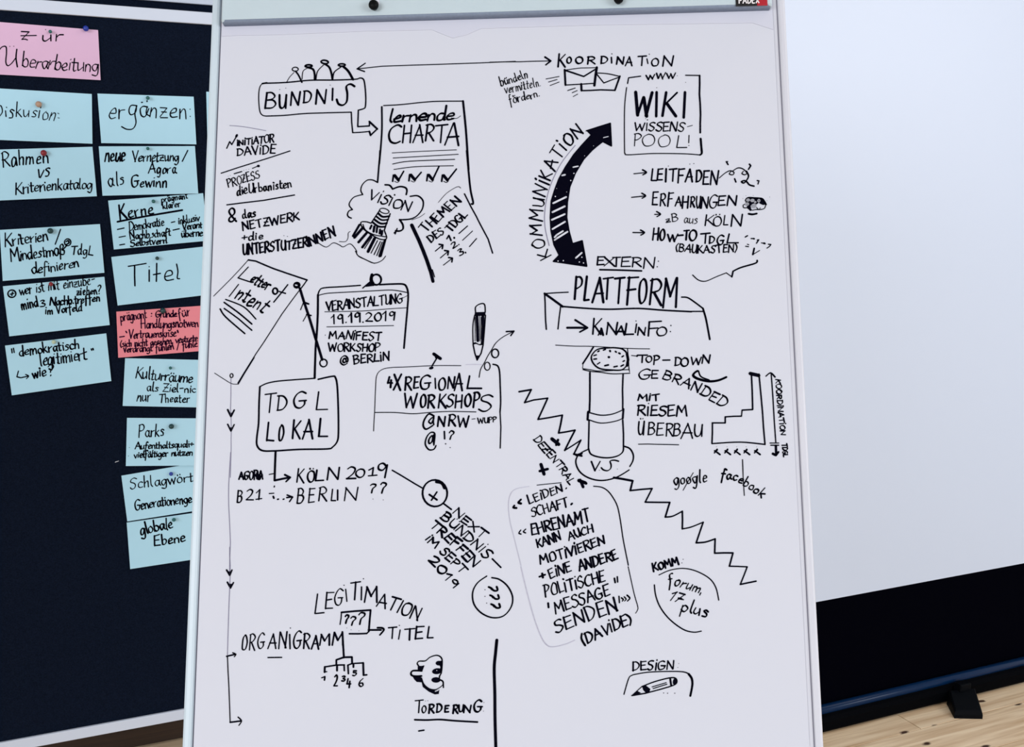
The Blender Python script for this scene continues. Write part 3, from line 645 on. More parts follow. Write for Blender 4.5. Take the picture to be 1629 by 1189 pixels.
for x in (755, 845, 928, 1010, 1100): p.line('%d,925' % x, 1.0); p.line('%d,945 %d,978; %d,960 %d,975 %d,992; %d,952 %d,965' % (x + 6, x - 18, x - 15, x + 8, x + 30, x + 8, x - 12), 2.2)
p.line('980,1035 985,1189', 1.0); p.view(960, 720, 5.17).line('~1143,60 1148,200 1158,355', 1.2); D()
p.view(1000, 540, 5.404); p.text('KOORD¡NAT¡ON', [(1262, 345), (1280, 560), (1308, 825)], 42, 1.8); p.text('TDGL', [(1318, 900), (1330, 1012)], 40, 1.8)
p.view(960, 720, 5.17); p.text('google', [(580, 268), (850, 245)], 100, 2.0, 105); p.text('facebook', [(965, 215), (1080, 232), (1180, 290), (1300, 372)], 78, 2.2); p.line('655,312 738,168', 1.2); H()
# --- quotation box
p.view(800, 740, 6.265); p.line('~262,215 130,240 75,295 55,400 70,560 110,720 180,1002', .9)
p.view(800, 860, 5.946).line('~170,250 230,500 300,750 370,930 430,1000 500,1005 600,980 680,945', 1.0); p.out('drawing', M['ink_pale'])
p.view(800, 740, 6.265); p.line('340,202 580,178', 1.3); p.line('~905,213 980,222 1040,255 1090,315 1140,410 1170,550 1200,750 1250,1000', 1.6)
p.view(800, 860, 5.946).line('~1185,250 1240,500 1275,625 1273,660 1255,690', 1.2); D()
p.view(800, 740, 6.265); p.line('~115,405 105,425 135,430; ~180,345 155,375 180,385', 3.0); p.line('~178,650 160,680 180,690; ~228,640 205,665 225,678', 2.0)
p.text('LE¡DEN', [(262, 390), (598, 262)], 88, 2.0, 70); p.line('628,238 634,230', 2.2); p.text('SCHAFT', [(290, 520), (655, 415)], 90, 2.0); p.line('680,395 690,385', 3); p.text('EHRENAMT', [(290, 700), (870, 560)], 108, 2.5, 120); p.text('KANN', [(345, 832), (580, 745)], 85, 2.3); p.text('AUCH', [(658, 752), (902, 668)], 72, 2.1); p.text('MOT¡V¡EREN', [(372, 992), (700, 902), (1020, 780)], 100, 2.4, 85); H()
p.view(800, 860, 5.946); p.line('345,345 400,325; 372,315 378,352', 2.8); p.text('E¡NE', [(448, 362), (650, 290)], 85, 2.3); p.text('ANDERE', [(722, 292), (1090, 175)], 98, 2.6, 88); p.text('POL¡T¡SCHE', [(400, 540), (970, 385)], 110, 2.2, 105); p.line('428,595 432,635; 1055,360 1062,400; 1082,345 1085,395', 2.4)
p.text('MESSAGE', [(500, 695), (1020, 520)], 105, 2.3, 108); p.text('SENDEN', [(505, 878), (1090, 665)], 112, 2.5, 135); p.line('1098,530 1102,590; ~1122,545 1138,560 1130,575; ~1148,535 1165,558 1150,575; ~1175,520 1200,548 1178,575', 2.0); p.text('(DAV¡DE)', [(760, 992), (1225, 785)], 92, 2.4, 100); H()
# --- Komm circle
p.view(960, 720, 5.17); p.text('KOMM', [(412, 978), (620, 920)], 62, 2.5); p.line('655,880; 645,910', 1.5)
p.view(960, 870, 4.757); p.text('forum,', [(490, 296), (560, 300), (742, 360)], 92, 2.0, 80, slant=.15); p.text('17', [(490, 400), (575, 428)], 85, 2.1, slant=.3); p.line('565,395 605,402', 2.0); p.text('plus', [(582, 488), (780, 532)], 98, 2.2, slant=.1); H()
p.line('~420,215 500,180 600,165 700,185 800,240 850,310 872,405', 1.7); p.line('~385,290 395,370 430,460 500,550 600,625 680,648 740,640', 1.9); D()
p.text('DES¡GN', [(218, 938), (530, 928)], 66, 2.1, 66); p.line('570,885; 562,915', 1.2); H()
p.line('~155,1118 190,1000 215,975 250,965 350,950 500,945 600,948 645,965 668,1000 672,1050 657,1130', 1.8); p.line('~645,965 668,1000 672,1050 657,1130', 2.8)
p.line('215,1128 290,1060; 215,1128 320,1110 ; ~290,1060 380,1025 480,998 535,993 555,1015 540,1045 450,1075 350,1102 320,1110', 1.9); p.poly('215,1128 255,1092 285,1108'); p.poly('292,1060 322,1052 355,1078 348,1100 322,1110 300,1085'); p.blob(540, 1020, 15, 26, 15); p.line('505,1003 512,1050', 2.6); p.line('368,1062 475,1030; 375,1075 480,1042', 1.7); p.line('455,1108; 485,1110; 540,1110', 1.6); D()
# --- VERANSTALTUNG board
p.view(480, 420, 6.258)
p.line('~585,215 400,228 220,240 178,265 162,310', 2.0); p.line('~162,310 160,500 150,700 138,850 130,1138', 2.5); p.line('~165,315 250,295 400,285 700,270 900,262 1045,285', 1.5); p.line('~775,208 900,202 1010,203 1045,235 1060,310 1052,450 1035,640 1018,840', 2.4); p.line('1055,315 990,350', 1.0)
p.ell(743, 158, 48, 52, 2.4); p.line('~700,110 692,160 712,205', 4.2); p.line('608,242 690,172; 640,222 700,215', 2.2); p.poly('620,232 690,180 705,215 650,215')
p.line('~230,478 600,470 850,450 1045,438; ~250,628 600,622 915,615', 1.2); D()
p.text('VERANSTALTUNG', [(248, 470), (1005, 388)], 95, 2.1, 95, gap=.1); p.text('19.19.2019', [(295, 598), (930, 560)], 85, 2.2, 92); p.line('235,710', 1.5); p.text('MAN¡FEST', [(272, 742), (790, 768)], 68, 2.2, 85); p.text('WORKSHOP', [(268, 868), (775, 872)], 80, 2.1); p.text('@', [(390, 1012), (468, 1000)], 95, 2.2); p.text('BERL¡N', [(518, 995), (870, 962)], 80, 2.2, 78); H()
# --- letter of intent page, link lines
p.view(340, 310, 6.258)
p.line('0,1010 180,830 345,650', 1.2); p.line('345,650 420,662 600,738 930,850', 2.0); p.line('930,850 895,900 858,948', 1.9)
p.view(340, 420, 6.258).line('855,262 680,500 500,780 350,1010 240,1189', 1.4)
p.line('~120,355 300,430 420,550; ~105,385 250,490 380,600; 105,445 250,550 380,662; ~65,450 120,530 310,695', 1.8)
p.ell(828, 213, 28, 26, 2.2); p.line('~815,200 840,205 838,225 815,225', 1.8); p.line('858,245 940,500 1010,730 1080,955', 3.2); p.line('895,382 945,400; 925,505 970,515', 2.2); p.line('898,375 865,458; 928,505 890,572', 1.3); p.ell(1093, 988, 36, 38, 2.2)
p.view(340, 570, 6.258).line('~245,260 180,255 100,208 10,150', 1.0).line('245,260 300,165 405,-5', 1.3).ell(178, 175, 15, 20, 1.6).line('188,160', 2); D()
p.view(340, 420, 6.258); p.line('345,32 243,140', 1.8); p.line('~243,140 300,160 362,180', 1.8); p.text('etter', [(356, 180), (530, 262)], 120, 2.5, slant=.2); p.ell(612, 272, 24, 30, 2.2); p.line('738,208 690,270 640,330 598,382; 650,275 715,295', 2.2); p.line('248,205 155,325', 2.0); p.text('ntent', [(205, 335), (490, 488)], 165, 2.5, slant=.2); H()
p.view(340, 570, 6.258)
p.line('1010,0 1003,200', 2.3); p.line('~1003,202 820,215 640,230 530,252 460,285', 2.0); p.line('~460,285 452,450 447,650 430,790 432,870 480,920 600,925 850,910 1130,905 1185,885 1230,830 1242,740 1240,500 1230,280 1212,195 1180,182 1040,212', 2.3); p.line('615,930 604,1189', 2.4)
p.line('140,515 172,582 205,518; 140,660 172,728 205,662', 2.2); p.poly('155,545 190,545 172,585'); p.poly('155,690 190,690 172,730'); D()
p.line('172,205 172,350 168,500 176,700 174,900 166,1189', .9); p.view(340, 900, 4.114).line('105,-120 108,0 105,150 97,350 90,590', 1.0)
p.view(100, 720, 4.756).line('1270,0 1255,250 1255,400 1268,680 1262,900', .9); p.out('drawing', M['ink_grey'])
p.view(340, 900, 4.114).line('90,590 100,800 108,1025', 1.6).line('85,595 140,582', 2.2).line('~125,572 145,582 135,598', 2.0).line('108,1027 180,1018', 2.2).line('~160,993 182,1018 165,1047', 2.0).line('85,30 105,65 120,30; 90,110 110,148 130,112', 2.2); p.poly('90,38 118,38 105,68'); p.poly('95,120 125,120 110,150'); D()
p.view(340, 570, 6.258); p.letters('TDGL', L4('508,350,615,545 635,375,728,522 798,335,918,497 1018,335,1138,522'), 2.2); p.letters('LOKAL', L4('530,640,602,830 650,670,695,822 783,620,862,802 888,618,992,805 1043,605,1142,787'), 2.6); H()
p.view(340, 700, 5.43)
p.line('535,100 530,220 526,350', 2.6); p.line('526,352 655,325', 2.8); p.line('615,303 662,325 625,362', 2.6); p.line('480,300 522,292; 480,465 520,462', 1.6); p.line('525,400 523,408; 515,490 520,505; 552,515 560,513; 600,515 608,512', 2.2); p.line('632,500 680,493', 2.4); p.line('635,478 682,495 655,535', 2.0); D()
p.text('AGORA', [(218, 345), (425, 342)], 65, 2.2, 80); p.line('375,290 400,335; 410,280 380,330; 420,300 395,345; 380,280 375,335', 2.6)
p.letters('KÖLN', L4('718,250,782,370 810,268,872,366 878,262,952,356 983,240,1085,345'), 2.3); p.letters('2019', L4('1148,235,1228,342 1228,252,1305,326 1340,240,1392,310 1413,205,1502,328'), 2.5); p.line('1380,310 1335,312; 1340,312 1410,306', 1.8)
p.letters('B21', L4('205,440,245,542 282,430,342,522 368,430,405,515'), 2.0); p.line('365,515 415,508', 1.8); p.letters('BERLIN', L4('722,420,778,550 820,420,872,542 908,410,978,528 1018,430,1058,532 1065,435,1077,520 1128,412,1243,528'), 2.1); p.letters('¿¿', L4('1352,380,1402,465 1440,368,1492,468'), 2.4); p.line('1376,512; 1465,520', 1.3); H()
# --- next meeting
p.view(600, 730, 4.575)
p.line('110,85 220,150 330,215', 2.0); p.ell(420, 252, 90, 97, 2.6, rot=-5); p.line('~430,170 470,180 490,215', 3.4); p.line('380,262 435,300; 435,243 395,303', 3.0); p.line('480,325 540,370', 2.0); p.line('838,730 900,792', 1.9)
p.line('~798,855 730,905 695,975 705,1060 760,1125 840,1158 920,1145 975,1080 985,1005 950,930 890,880 835,867', 2.4); D()
p.text('NEXT', [(548, 398), (765, 590)], 58, 2.2, 60); p.text('BÜNDN¡S', [(462, 428), (795, 735)], 62, 2.5, 78); p.text('TREFFEN', [(378, 492), (545, 640), (700, 795)], 66, 2.8, 75); p.text('¡M', [(350, 592), (420, 655)], 55, 2.8); p.text('SEPT', [(450, 682), (612, 842)], 62, 2.3); p.text('2019', [(372, 742), (560, 950)], 58, 2.5)
for y, x in ((945, 808), (1005, 818), (1070, 826)): p.line('~%d,%d %d,%d %d,%d %d,%d %d,%d' % (x + 62, y - 12, x + 68, y + 14, x + 42, y + 16, x + 22, y - 2, x + 4, y - 10), 3.0); p.line('%d,%d %d,%d' % (x + 8, y - 12, x + 24, y + 10), 1.6)
p.line('785,955; 785,1003; 797,1052', 1.6); H()
# --- 4x regional workshops
p.view(580, 560, 6.265)
p.line('~90,790 95,680 100,600 110,350 122,235 170,180 260,158 450,150 700,138 960,138', 1.1); p.line('~1280,125 1325,140 1345,200 1352,350 1356,500 1350,600', 2.2); p.line('1350,600 1358,750 1352,960', 1.7); p.line('~100,605 300,605 480,618 650,605 850,595 1110,600', 1.5); D()
p.line('1010,128 1180,128; 170,310', .9); p.out('drawing', M['ink_pale'])
p.line('690,22 755,68', 4.4); p.line('722,60 672,142', 2.2); p.blob(665, 162, 24, 14, -15); p.blob(720, 50, 18, 22, 35); D()
p.letters('4X', L4('230,250,278,355 293,222,362,380'), 2.8); p.letters('REG', L4('402,250,470,382 490,250,542,362 553,235,655,375'), 2.5); p.line('703,265 708,365', 2.1); p.letters('ONAL', L4('738,262,805,382 828,250,895,366 898,218,978,385 1015,240,1168,370'), 2.4)
p.letters('WORKSHOPS', L4('395,415,518,558 558,425,612,552 630,430,698,560 735,420,812,562 822,425,888,548 903,430,972,560 1002,422,1060,542 1083,405,1148,552 1140,430,1272,595'), 2.6)
p.line('~690,640 640,620 595,680 585,740 615,772 680,735; ~640,690 670,660 690,660 665,715 640,700; ~690,645 685,700 690,725', 2.4); p.letters('NRW', L4('728,645,802,745 838,625,908,740 928,640,1038,750'), 2.4); p.line('1070,672 1102,668', 1.0); p.text('WUPP', [(1130,716), (1312, 700)], 52, 1.6)
p.line('~690,930 700,820 660,805 620,850 605,920 640,975 690,972 712,935; ~640,880 665,840 680,850 672,895 645,915 640,880; 690,830 690,915', 2.4); p.line('795,795 798,868; 808,918', 2.2); p.letters('¿', L4('842,790,892,880'), 2.4); p.line('853,955', 1.7); H()
# --- pencil and curly arrow
p.view(640, 460, 6.258)
p.line('~730,232 728,185 755,158 800,145 822,165 826,232', 2.0); p.poly('722,232 828,228 828,268 718,270'); p.line('~720,262 704,350 702,450 705,550', 1.8); p.line('~828,262 818,400 805,555', 2.0); p.line('742,265 748,380 752,515', 4.6, chisel=0); p.line('802,265 806,380 795,545', 3.4, chisel=0); p.line('770,270 775,520; 722,280 725,520; 785,280 785,500; 760,520 745,500', 1.0)
p.poly('702,535 730,530 765,550 805,540 808,558 770,562 735,548 702,556'); p.line('705,555 722,640 745,708; 745,708 785,640 805,555', 1.9); p.poly('728,662 772,662 745,710'); p.line('775,180', 1); D()
p.line('~765,880 780,800 820,730 850,670 890,605 930,540 1000,480 1108,422', 1.4); p.ell(846, 770, 28, 40, 1.7); p.ell(924, 642, 35, 43, 2.0); p.line('1035,425 1112,420 1080,465', 2.4); D()
# --- legitimation
p.view(480, 910, 6.258)
p.letters('LEG', L4('135,218,228,422 235,205,312,368 328,170,408,332'), 2.1); p.line('438,175 450,295; 422,135; 615,70', 1.9); p.letters('TIM', L4('482,98,582,282 590,150,603,277 628,150,760,305'), 2.3); p.text('ATION', [(742, 342), (880, 378), (1150, 492)], 138, 2.3, 135, gap=.12)
p.letters('¿¿¿', L4('430,430,468,520 485,445,538,540 562,405,630,532'), 2.6); p.line('450,560; 492,578; 570,588', 1.1); p.letters('T', L4('858,550,945,665')); p.line('980,580 965,672; 972,535', 1.9); p.letters('TEL', L4('1022,565,1125,682 1130,545,1210,668 1252,545,1312,662'), 2.3); H()
p.line('382,525 392,460 396,405', 1.6); p.line('396,405 540,392 686,382', 2.6); p.line('686,382 675,500 668,595', 2.6); p.line('668,595 648,615', 2.4); p.line('648,615 475,618', 2.1); p.line('665,580 790,580', 2.8); p.line('~755,558 800,560 818,578 800,605 778,630', 2.6)
p.line('405,600 412,720 420,855', 2.6); p.line('345,878 420,852 500,850; 345,878 345,930; 500,850 502,915', 2.6); p.line('230,948 345,930 425,928; 230,948 228,1000; 352,930 352,985; 422,930 425,985', 2.5); p.line('460,930 500,915 612,908; 460,930 465,1015; 515,920 515,950; 612,908 616,1030; 616,1030 648,1027', 2.5); p.line('225,1000 250,995', 2.0); D()
p.letters('123456', L4('200,1045,242,1080 322,1030,358,1140 400,1040,432,1090 450,1065,488,1155 508,985,545,1035 570,1062,615,1142'), 2.3); H()
p.view(340, 900, 4.114); p.letters('ORGAN', L4('188,455,218,552 235,450,270,556 288,445,332,546 358,450,412,545 428,435,477,545')); p.line('497,452 500,545; 502,410', 1.9); p.letters('GRAMM', L4('522,428,572,542 588,445,628,542 642,460,688,548 693,450,762,522 778,438,850,522'), 2.3); H(); p.line('355,603 445,602', 2.2); D()
# --- euro, FOERDERUNG, dividing line
p.view(580, 1000, 6.265)
p.line('~537,372 525,350 545,328 605,325 650,290 710,270 750,280 772,312 772,380 765,440 748,480 745,510; ~745,510 780,530 784,565', 2.0); p.line('~784,560 750,590 700,612 640,600 590,555 568,495', 1.5); p.line('~568,475 520,478 475,472 462,450 478,425 525,422 570,425', 2.4); p.line('570,425 590,375', 2)
p.poly('530,372 560,375 595,372 570,420 530,415'); p.poly('480,482 520,478 562,480 575,540 520,535 495,510'); p.poly('565,520 600,565 650,600 700,618 745,612 740,655 700,660 640,632 580,585'); p.blob(742, 348, 34, 24); p.blob(722, 428, 50, 30, -8); p.blob(712, 515, 46, 28); p.poly('735,330 774,320 772,450 740,440 755,390'); p.line('784,560 786,590; 745,480 762,450', 2.0); D()
p.blob(720, 420, 4, 4); p.line('705,628 735,618', 1.2); p.out('drawing', M['paper'], lift=.0006)
p.letters('TO', L4('500,715,582,842 572,772,612,842'), 2.0); p.letters('RDERUNG', L4('640,758,692,846 718,755,768,838 798,770,838,836 882,765,932,848 935,765,985,832 988,768,1060,842 1090,715,1168,832'), 2.5); p.line('608,725; 630,722; 1190,740; 1185,826', 1.2); H()
p.line('~500,912 620,915 750,910 900,922 1125,935', 2.4); p.line('540,1024 592,1016', 2.6)
p.line('~1318,118 1305,250 1292,400 1298,650 1300,900 1308,1186', 3.6, chisel=0); D()


# ------------------------------------------------------------------ pin boards
def pin_board(name, label, dist, u0, u1, z0, z1, rail, feet=True, gap_top=0):
    t = empty(name, frame(-RN * dist + RU * ((u0 + u1) / 2), RU, Z, RN)); tag(t, label, 'pin board', None)
    h = (u1 - u0) / 2
    MB().box(-h + rail * .5, h - rail * .5, z0 + rail * .5, z1 - rail * .5, -.016, -.001).build('felt_panel', M['felt'], t)
    for a, b in ((z0, z0 + rail), (z1 - rail, z1)): MB().box(-h + .001, h - .001, a, b, -.021, .0045, .0015).build('frame_rail', M['rail'], t)
    for a, b in ((-h - rail, -h), (h, h + rail)): MB().box(a, b, z0 - .02, z1 + .01, -.023, .006, .002).build('frame_post', M['rail'], t)
    for sx in (-h - rail / 2, h + rail / 2):
        MB().box(sx - .014, sx + .014, .02, z0 - .018, -.02, .004, .002).build('leg', M['rail'], t)
        MB().box(sx - .016, sx + .016, .002, .03, -.24, .24, .006).build('foot', M['rail'], t)
    return t
zt = (PIN.loc(168, 8)[1]); zb = PIN.loc(168, 1167)[1]
pin_board('pin_board', 'navy felt pin board in a white frame, covered with light blue and pink cards', PIN_D, -.73, .47, zb, zt, .0235)
PINB = Plane(-RN * (PIN_D + .13), RU, Z, RN)
zt2 = PINB.loc(337, 9)[1]
# second board: its upper rail shows as a pale band, with dark felt under it
pin_board('pin_board', 'second dark pin board, its pale top rail just showing behind the board with the cards', PIN_D + .13, -.28, .92, zb + .16, zt2 + .026, .026)

# ------------------------------------------------------------------ cards
def make_card(label, corners, m, group=None, lift=(.0006, .004), post=None):
    L = [PIN.loc(*c) for c in corners]                 # TL TR BR BL
    cx = sum(a for a, b in L) / 4; cy = sum(b for a, b in L) / 4
    Q = [(a - cx, b - cy) for a, b in L]
    tx, ty = Q[1][0] - Q[0][0], Q[1][1] - Q[0][1]; n = math.hypot(tx, ty); nx, ny = ty / n, -tx / n     # points down the card
    hgt = (Q[3][0] - Q[0][0]) * nx + (Q[3][1] - Q[0][1]) * ny
    def lf(a, b):
        t = ((a - Q[0][0]) * nx + (b - Q[0][1]) * ny) / hgt; return lift[0] + (lift[1] - lift[0]) * t
    vs = [(a, b, lf(a, b)) for a, b in Q] + [(a, b, lf(a, b) + .0005) for a, b in Q]
    fs = [(0, 1, 2, 3), (7, 6, 5, 4)] + [(i, i + 4, (i + 1) % 4 + 4, (i + 1) % 4) for i in range(4)]
    o = obj('moderation_card', vs, fs, m); o.matrix_world = PIN.m @ Matrix.Translation((cx, cy, 0))
    tag(o, label, 'card', 'moderation cards pinned on the navy board')
    loc = lambda px, py, w=0: (lambda q: (q[0] - cx, q[1] - cy))(PIN.loc(px, py))
    class PL: pass
    pl = PL(); pl.loc = loc
    return Pen(pl, o, .0009, liftf=lf)
A = lambda s: [tuple(float(t) for t in q.split(',')) for q in s.split()]
CB, CP, CC = M['card'], M['pink'], M['coral']
K = 4.756
c = make_card('pale pink heading card reading zur Überarbeitung, alone at the upper left of the board', A('-9,34.5 156,48 160,128 -2,119'), CP).view(0, 0, K)
c.line('162,240 220,243; 220,243 165,300; ~165,300 190,298 208,304; 158,272 275,270', 1.7); c.text('ur', [(318, 308), (470, 312)], 95, 1.8); c.line('345,225; 385,232', 1.6)
c.line('~-8,385 15,358 45,355 50,400 45,470 60,500 90,480 120,440; ~128,375 122,440 132,508', 1.7); c.line('75,353; 105,352', 1.5); c.text('berarbeitung', [(165, 505), (370, 525), (560, 540), (745, 540)], 122, 1.6, 105, gap=.05); c.out()
c = make_card('light blue heading card reading Diskusion, cut off by the left photo edge', A('-15,140 146,149.7 147,229 -13,222.5'), CB).view(0, 0, K)
c.line('~-10,800 10,805 18,850 -10,890', 1.5); c.text('iskusion', [(38, 892), (240, 890), (415, 915)], 110, 1.5); c.line('438,858; 445,862; 440,893; 448,895', 1.5); c.out()
c = make_card('light blue heading card reading ergänzen, at the head of the right column', A('155,149 308,154 312,230 161,228'), CB).view(0, 0, K)
c.text('er', [(825, 900), (935, 900)], 165, 1.6, 130); c.line('~1030,800 990,800 975,840 990,870 1025,850 1032,800; ~1035,800 1020,860 1028,930 1005,975 960,980 920,960', 1.6)
c.text('ä', [(1050, 885), (1120, 885)], 140, 1.7); c.text('nzen', [(1130, 885), (1412, 900)], 145, 1.6); c.line('1437,828; 1438,882', 1.8); c.out()
c = make_card('light blue card cut off by the left photo edge, reading Rahmen vs Kriterienkatalog', A('-14,238.5 147,233.6 154,312.4 -7,319.5'), CB).view(0, 230, K)
c.text('Rahmen', [(20, 172), (200, 150), (365, 140)], 105, 2.0); c.line('335,95; 352,92', 1.5); c.text('vs', [(285, 245), (372, 245)], 125, 2.0); c.text('Kriterienkatalog', [(118, 375), (400, 345), (698, 335)], 88, 1.8, 80, gap=.06, slant=.1); c.out()
c = make_card('light blue card of the right column reading neue Vernetzung / Agora als Gewinn', A('157,233 310,232.5 315,308 163,311.6'), CB).view(0, 230, K)
c.text('neue', [(792, 128), (945, 125)], 120, 2.3); c.text('Vernetzung', [(998, 130), (1350, 125)], 85, 1.8, 80, gap=.06); c.line('1420,45 1378,128', 1.8); c.text('Agora', [(1125, 222), (1330, 215)], 78, 1.9); c.text('als', [(820, 322), (940, 302)], 100, 1.8); c.text('Gewinn', [(992, 322), (1262, 322)], 90, 2.0); c.out()
c = make_card('light blue card with the underlined heading Kerne and a small dashed list', A('172,319.3 323,307.5 331,383 181,397'), CB).view(0, 230, K)
c.text('Kerne', [(905, 575), (1160, 520)], 110, 2.3, 90); c.line('888,585 1120,540 1378,497', 2.6); c.text('prägnant', [(1222, 438), (1420, 408)], 50, 1.5); c.text('klarer', [(1232, 487), (1362, 470)], 50, 1.6)
c.line('888,643 938,632; 900,702 948,693; 905,760 942,754; 1295,590 1322,584; 1308,648 1355,638', 1.6)
c.text('Demokratie', [(978, 655), (1240, 612)], 68, 1.6, gap=.07); c.text('Nachb.schaft', [(985, 720), (1290, 690)], 62, 1.7, gap=.07); c.text('Selbstvern.', [(990, 772), (1270, 745)], 52, 1.7, gap=.07); c.text('inklusiv', [(1350, 602), (1510, 578)], 55, 1.6, gap=.07); c.text('Verant', [(1380, 645), (1528, 628)], 52, 1.7, gap=.07); c.text('überne', [(1372, 702), (1530, 690)], 60, 1.8, gap=.07); c.out()
c = make_card('light blue card at the left reading Kriterien / Mindestmaß TdgL definieren', A('-0.4,366 159,356.6 166,434 4.6,447'), CB).view(0, 230, K)
c.text('Kriterien', [(38, 775), (200, 750), (365, 725)], 100, 1.9, 88, gap=.07); c.line('458,642 418,755', 1.8); c.text('Mindestmaß', [(85, 888), (260, 862), (490, 830)], 95, 1.9, 88, gap=.07); c.text('TdgL', [(535, 832), (700, 838)], 70, 1.8); c.text('definieren', [(242, 975), (420, 955), (600, 925)], 80, 1.8, 74, gap=.05); c.ell(512, 740, 24, 26, 1.8); c.line('~500,735 515,728 522,745 505,755 500,770 470,800', 2.0); c.out()
c = make_card('light blue card at the left with a circled plus, reading wer ist mit einzubeziehen', A('4.6,455.6 166,440.5 174.5,517 15,535'), CB).view(0, 430, K)
c.ell(90, 178, 30, 28, 1.8); c.line('78,182 105,175; 95,165 90,192', 2.0); c.text('wer ist mit einzube-', [(150, 188), (400, 150), (715, 105)], 85, 1.6, 75, gap=.08); c.text('ziehen?', [(580, 188), (765, 180)], 65, 1.8); c.text('mind', [(165, 298), (290, 272)], 78, 1.9); c.text('3', [(305, 275), (340, 270)], 45, 1.9); c.text('Nachb.treffen', [(380, 268), (755, 235)], 62, 2.0, gap=.08); c.text('im Vorfeld', [(345, 335), (620, 305)], 62, 1.9, gap=.09); c.out()
c = make_card('lowest light blue card of the left column, reading demokratisch legitimiert, wie?', A('8,550 169,530.5 177,606 19,628.7'), CB).view(0, 430, K)
c.line('88,595 92,625; 102,590 108,622; 690,595 694,606; 702,592 706,602', 1.9); c.text('demokratisch', [(145, 652), (370, 620), (600, 590)], 80, 2.0, 74, gap=.08); c.text('legitimiert', [(305, 722), (480, 700), (655, 675)], 98, 1.9, gap=.08); c.line('140,762 128,805; 128,805 155,812; 160,812 215,800; ~195,788 217,800 200,820', 1.6); c.text('wie', [(250, 815), (350, 795)], 80, 2.2); c.text('?', [(365, 795), (412, 790)], 75, 2.0); c.out()
c = make_card('light blue card reading Titel in large thin letters', A('177,409 328,392 338,468 187,486'), CB).view(0, 230, K)
c.line('970,922 1105,900; 1018,920 1020,1068; 1128,950 1128,1035; 1185,900 1182,1035; 1160,985 1212,975; ~1250,1000 1300,985 1295,955 1262,960 1245,1000 1260,1028 1312,1020; ~1335,905 1345,960 1340,1010 1358,1015; 1128,925', 1.9); c.out()
c = make_card('coral pink card covered with small dark handwriting, in the right column', A('185,496 337,485.5 341,556.5 188,569'), CC).view(0, 430, K)
c.text('prägnant', [(912, 385), (1110, 360)], 68, 1.5, gap=.06); c.text(':', [(1140, 355), (1150, 355)], 45, 1.4); c.text('Gründe', [(1175, 358), (1335, 350)], 52, 1.8, gap=.06); c.text('für', [(1350, 362), (1438, 340)], 65, 1.6); c.text('Handlungsnotwen', [(1065, 440), (1500, 428)], 68, 1.6, gap=.06)
c.line('905,505 940,500; 952,462 958,472; 1342,455 1346,470', 1.8); c.text('Vertrauenskrise', [(975, 515), (1330, 500)], 62, 1.6, gap=.06); c.text('(sich nicht gesehen, vertrete', [(908, 580), (1200, 562), (1492, 535)], 52, 1.5, gap=.06); c.text('verdrängt fühlen / fühle', [(935, 620), (1200, 608), (1490, 578)], 54, 1.6, gap=.06); c.out('handwriting', M['purple_ink'])
c = make_card('light blue card reading Kulturräume als Ziel, nicht nur Theater', A('199,570 350,573.5 346,648.5 195,645.5'), CB).view(0, 430, K)
c.text('Kulturräume', [(1020, 815), (1240, 835), (1455, 850)], 92, 1.8, 78, gap=.06); c.text('als Ziel-nic', [(1108, 912), (1290, 920), (1478, 925)], 72, 1.6, 60, gap=.09); c.text('nur', [(1035, 990), (1135, 990)], 85, 1.7); c.text('Theater', [(1200, 1000), (1430, 998)], 66, 1.6); c.out()
c = make_card('light blue card reading Parks above two lines of small writing', A('202,665 352,666 350,740 200,741'), CB).view(100, 560, K)
c.text('Parks', [(572, 645), (762, 635)], 95, 1.7); c.text('Aufenthaltsquali+', [(545, 735), (985, 718)], 52, 1.6, gap=.06); c.text('vielfältiger nutzen', [(540, 800), (980, 780)], 52, 1.7, gap=.06); c.line('503,722; 495,785', 1.2); c.out()
c = make_card('light blue card reading Schlagwört and Generationenge, tilted above the lowest card', A('193,757 345,731 353,805.5 202.3,829'), CB).view(100, 720, K)
c.text('Schlagwört', [(508, 278), (720, 250), (985, 215)], 85, 1.6, 75, gap=.12); c.text('Generationenge', [(545, 435), (740, 405), (975, 375)], 82, 1.8, 70, gap=.06); c.out()
c = make_card('lowest light blue card of the right column, reading globale Ebene', A('201.5,831.5 350,810 358,882 207,905'), CB, lift=(.0008, .003)).view(100, 720, K)
c.text('globale', [(588, 625), (700, 595), (832, 572)], 88, 2.0, gap=.08); c.text('Ebene', [(692, 708), (925, 668)], 78, 2.0); c.out()
make_card('pale card beside the ergänzen card, only its left edge showing beside the easel', A('328,146 480,150 484,226 329.5,222'), CB)
o = MB().prism([(-.004, -.0008), (.0036, .0005), (.004, .0016), (-.0032, .0008)], .0003, .0008).build('paper_scrap', M['paper'])
a, b = PIN.loc(186, 735); o.matrix_world = PIN.m @ Matrix.Translation((a, b, 0)) @ Matrix.Rotation(.1, 4, 'Z'); tag(o, 'tiny white scrap on the navy felt left of the Parks card', 'paper scrap')

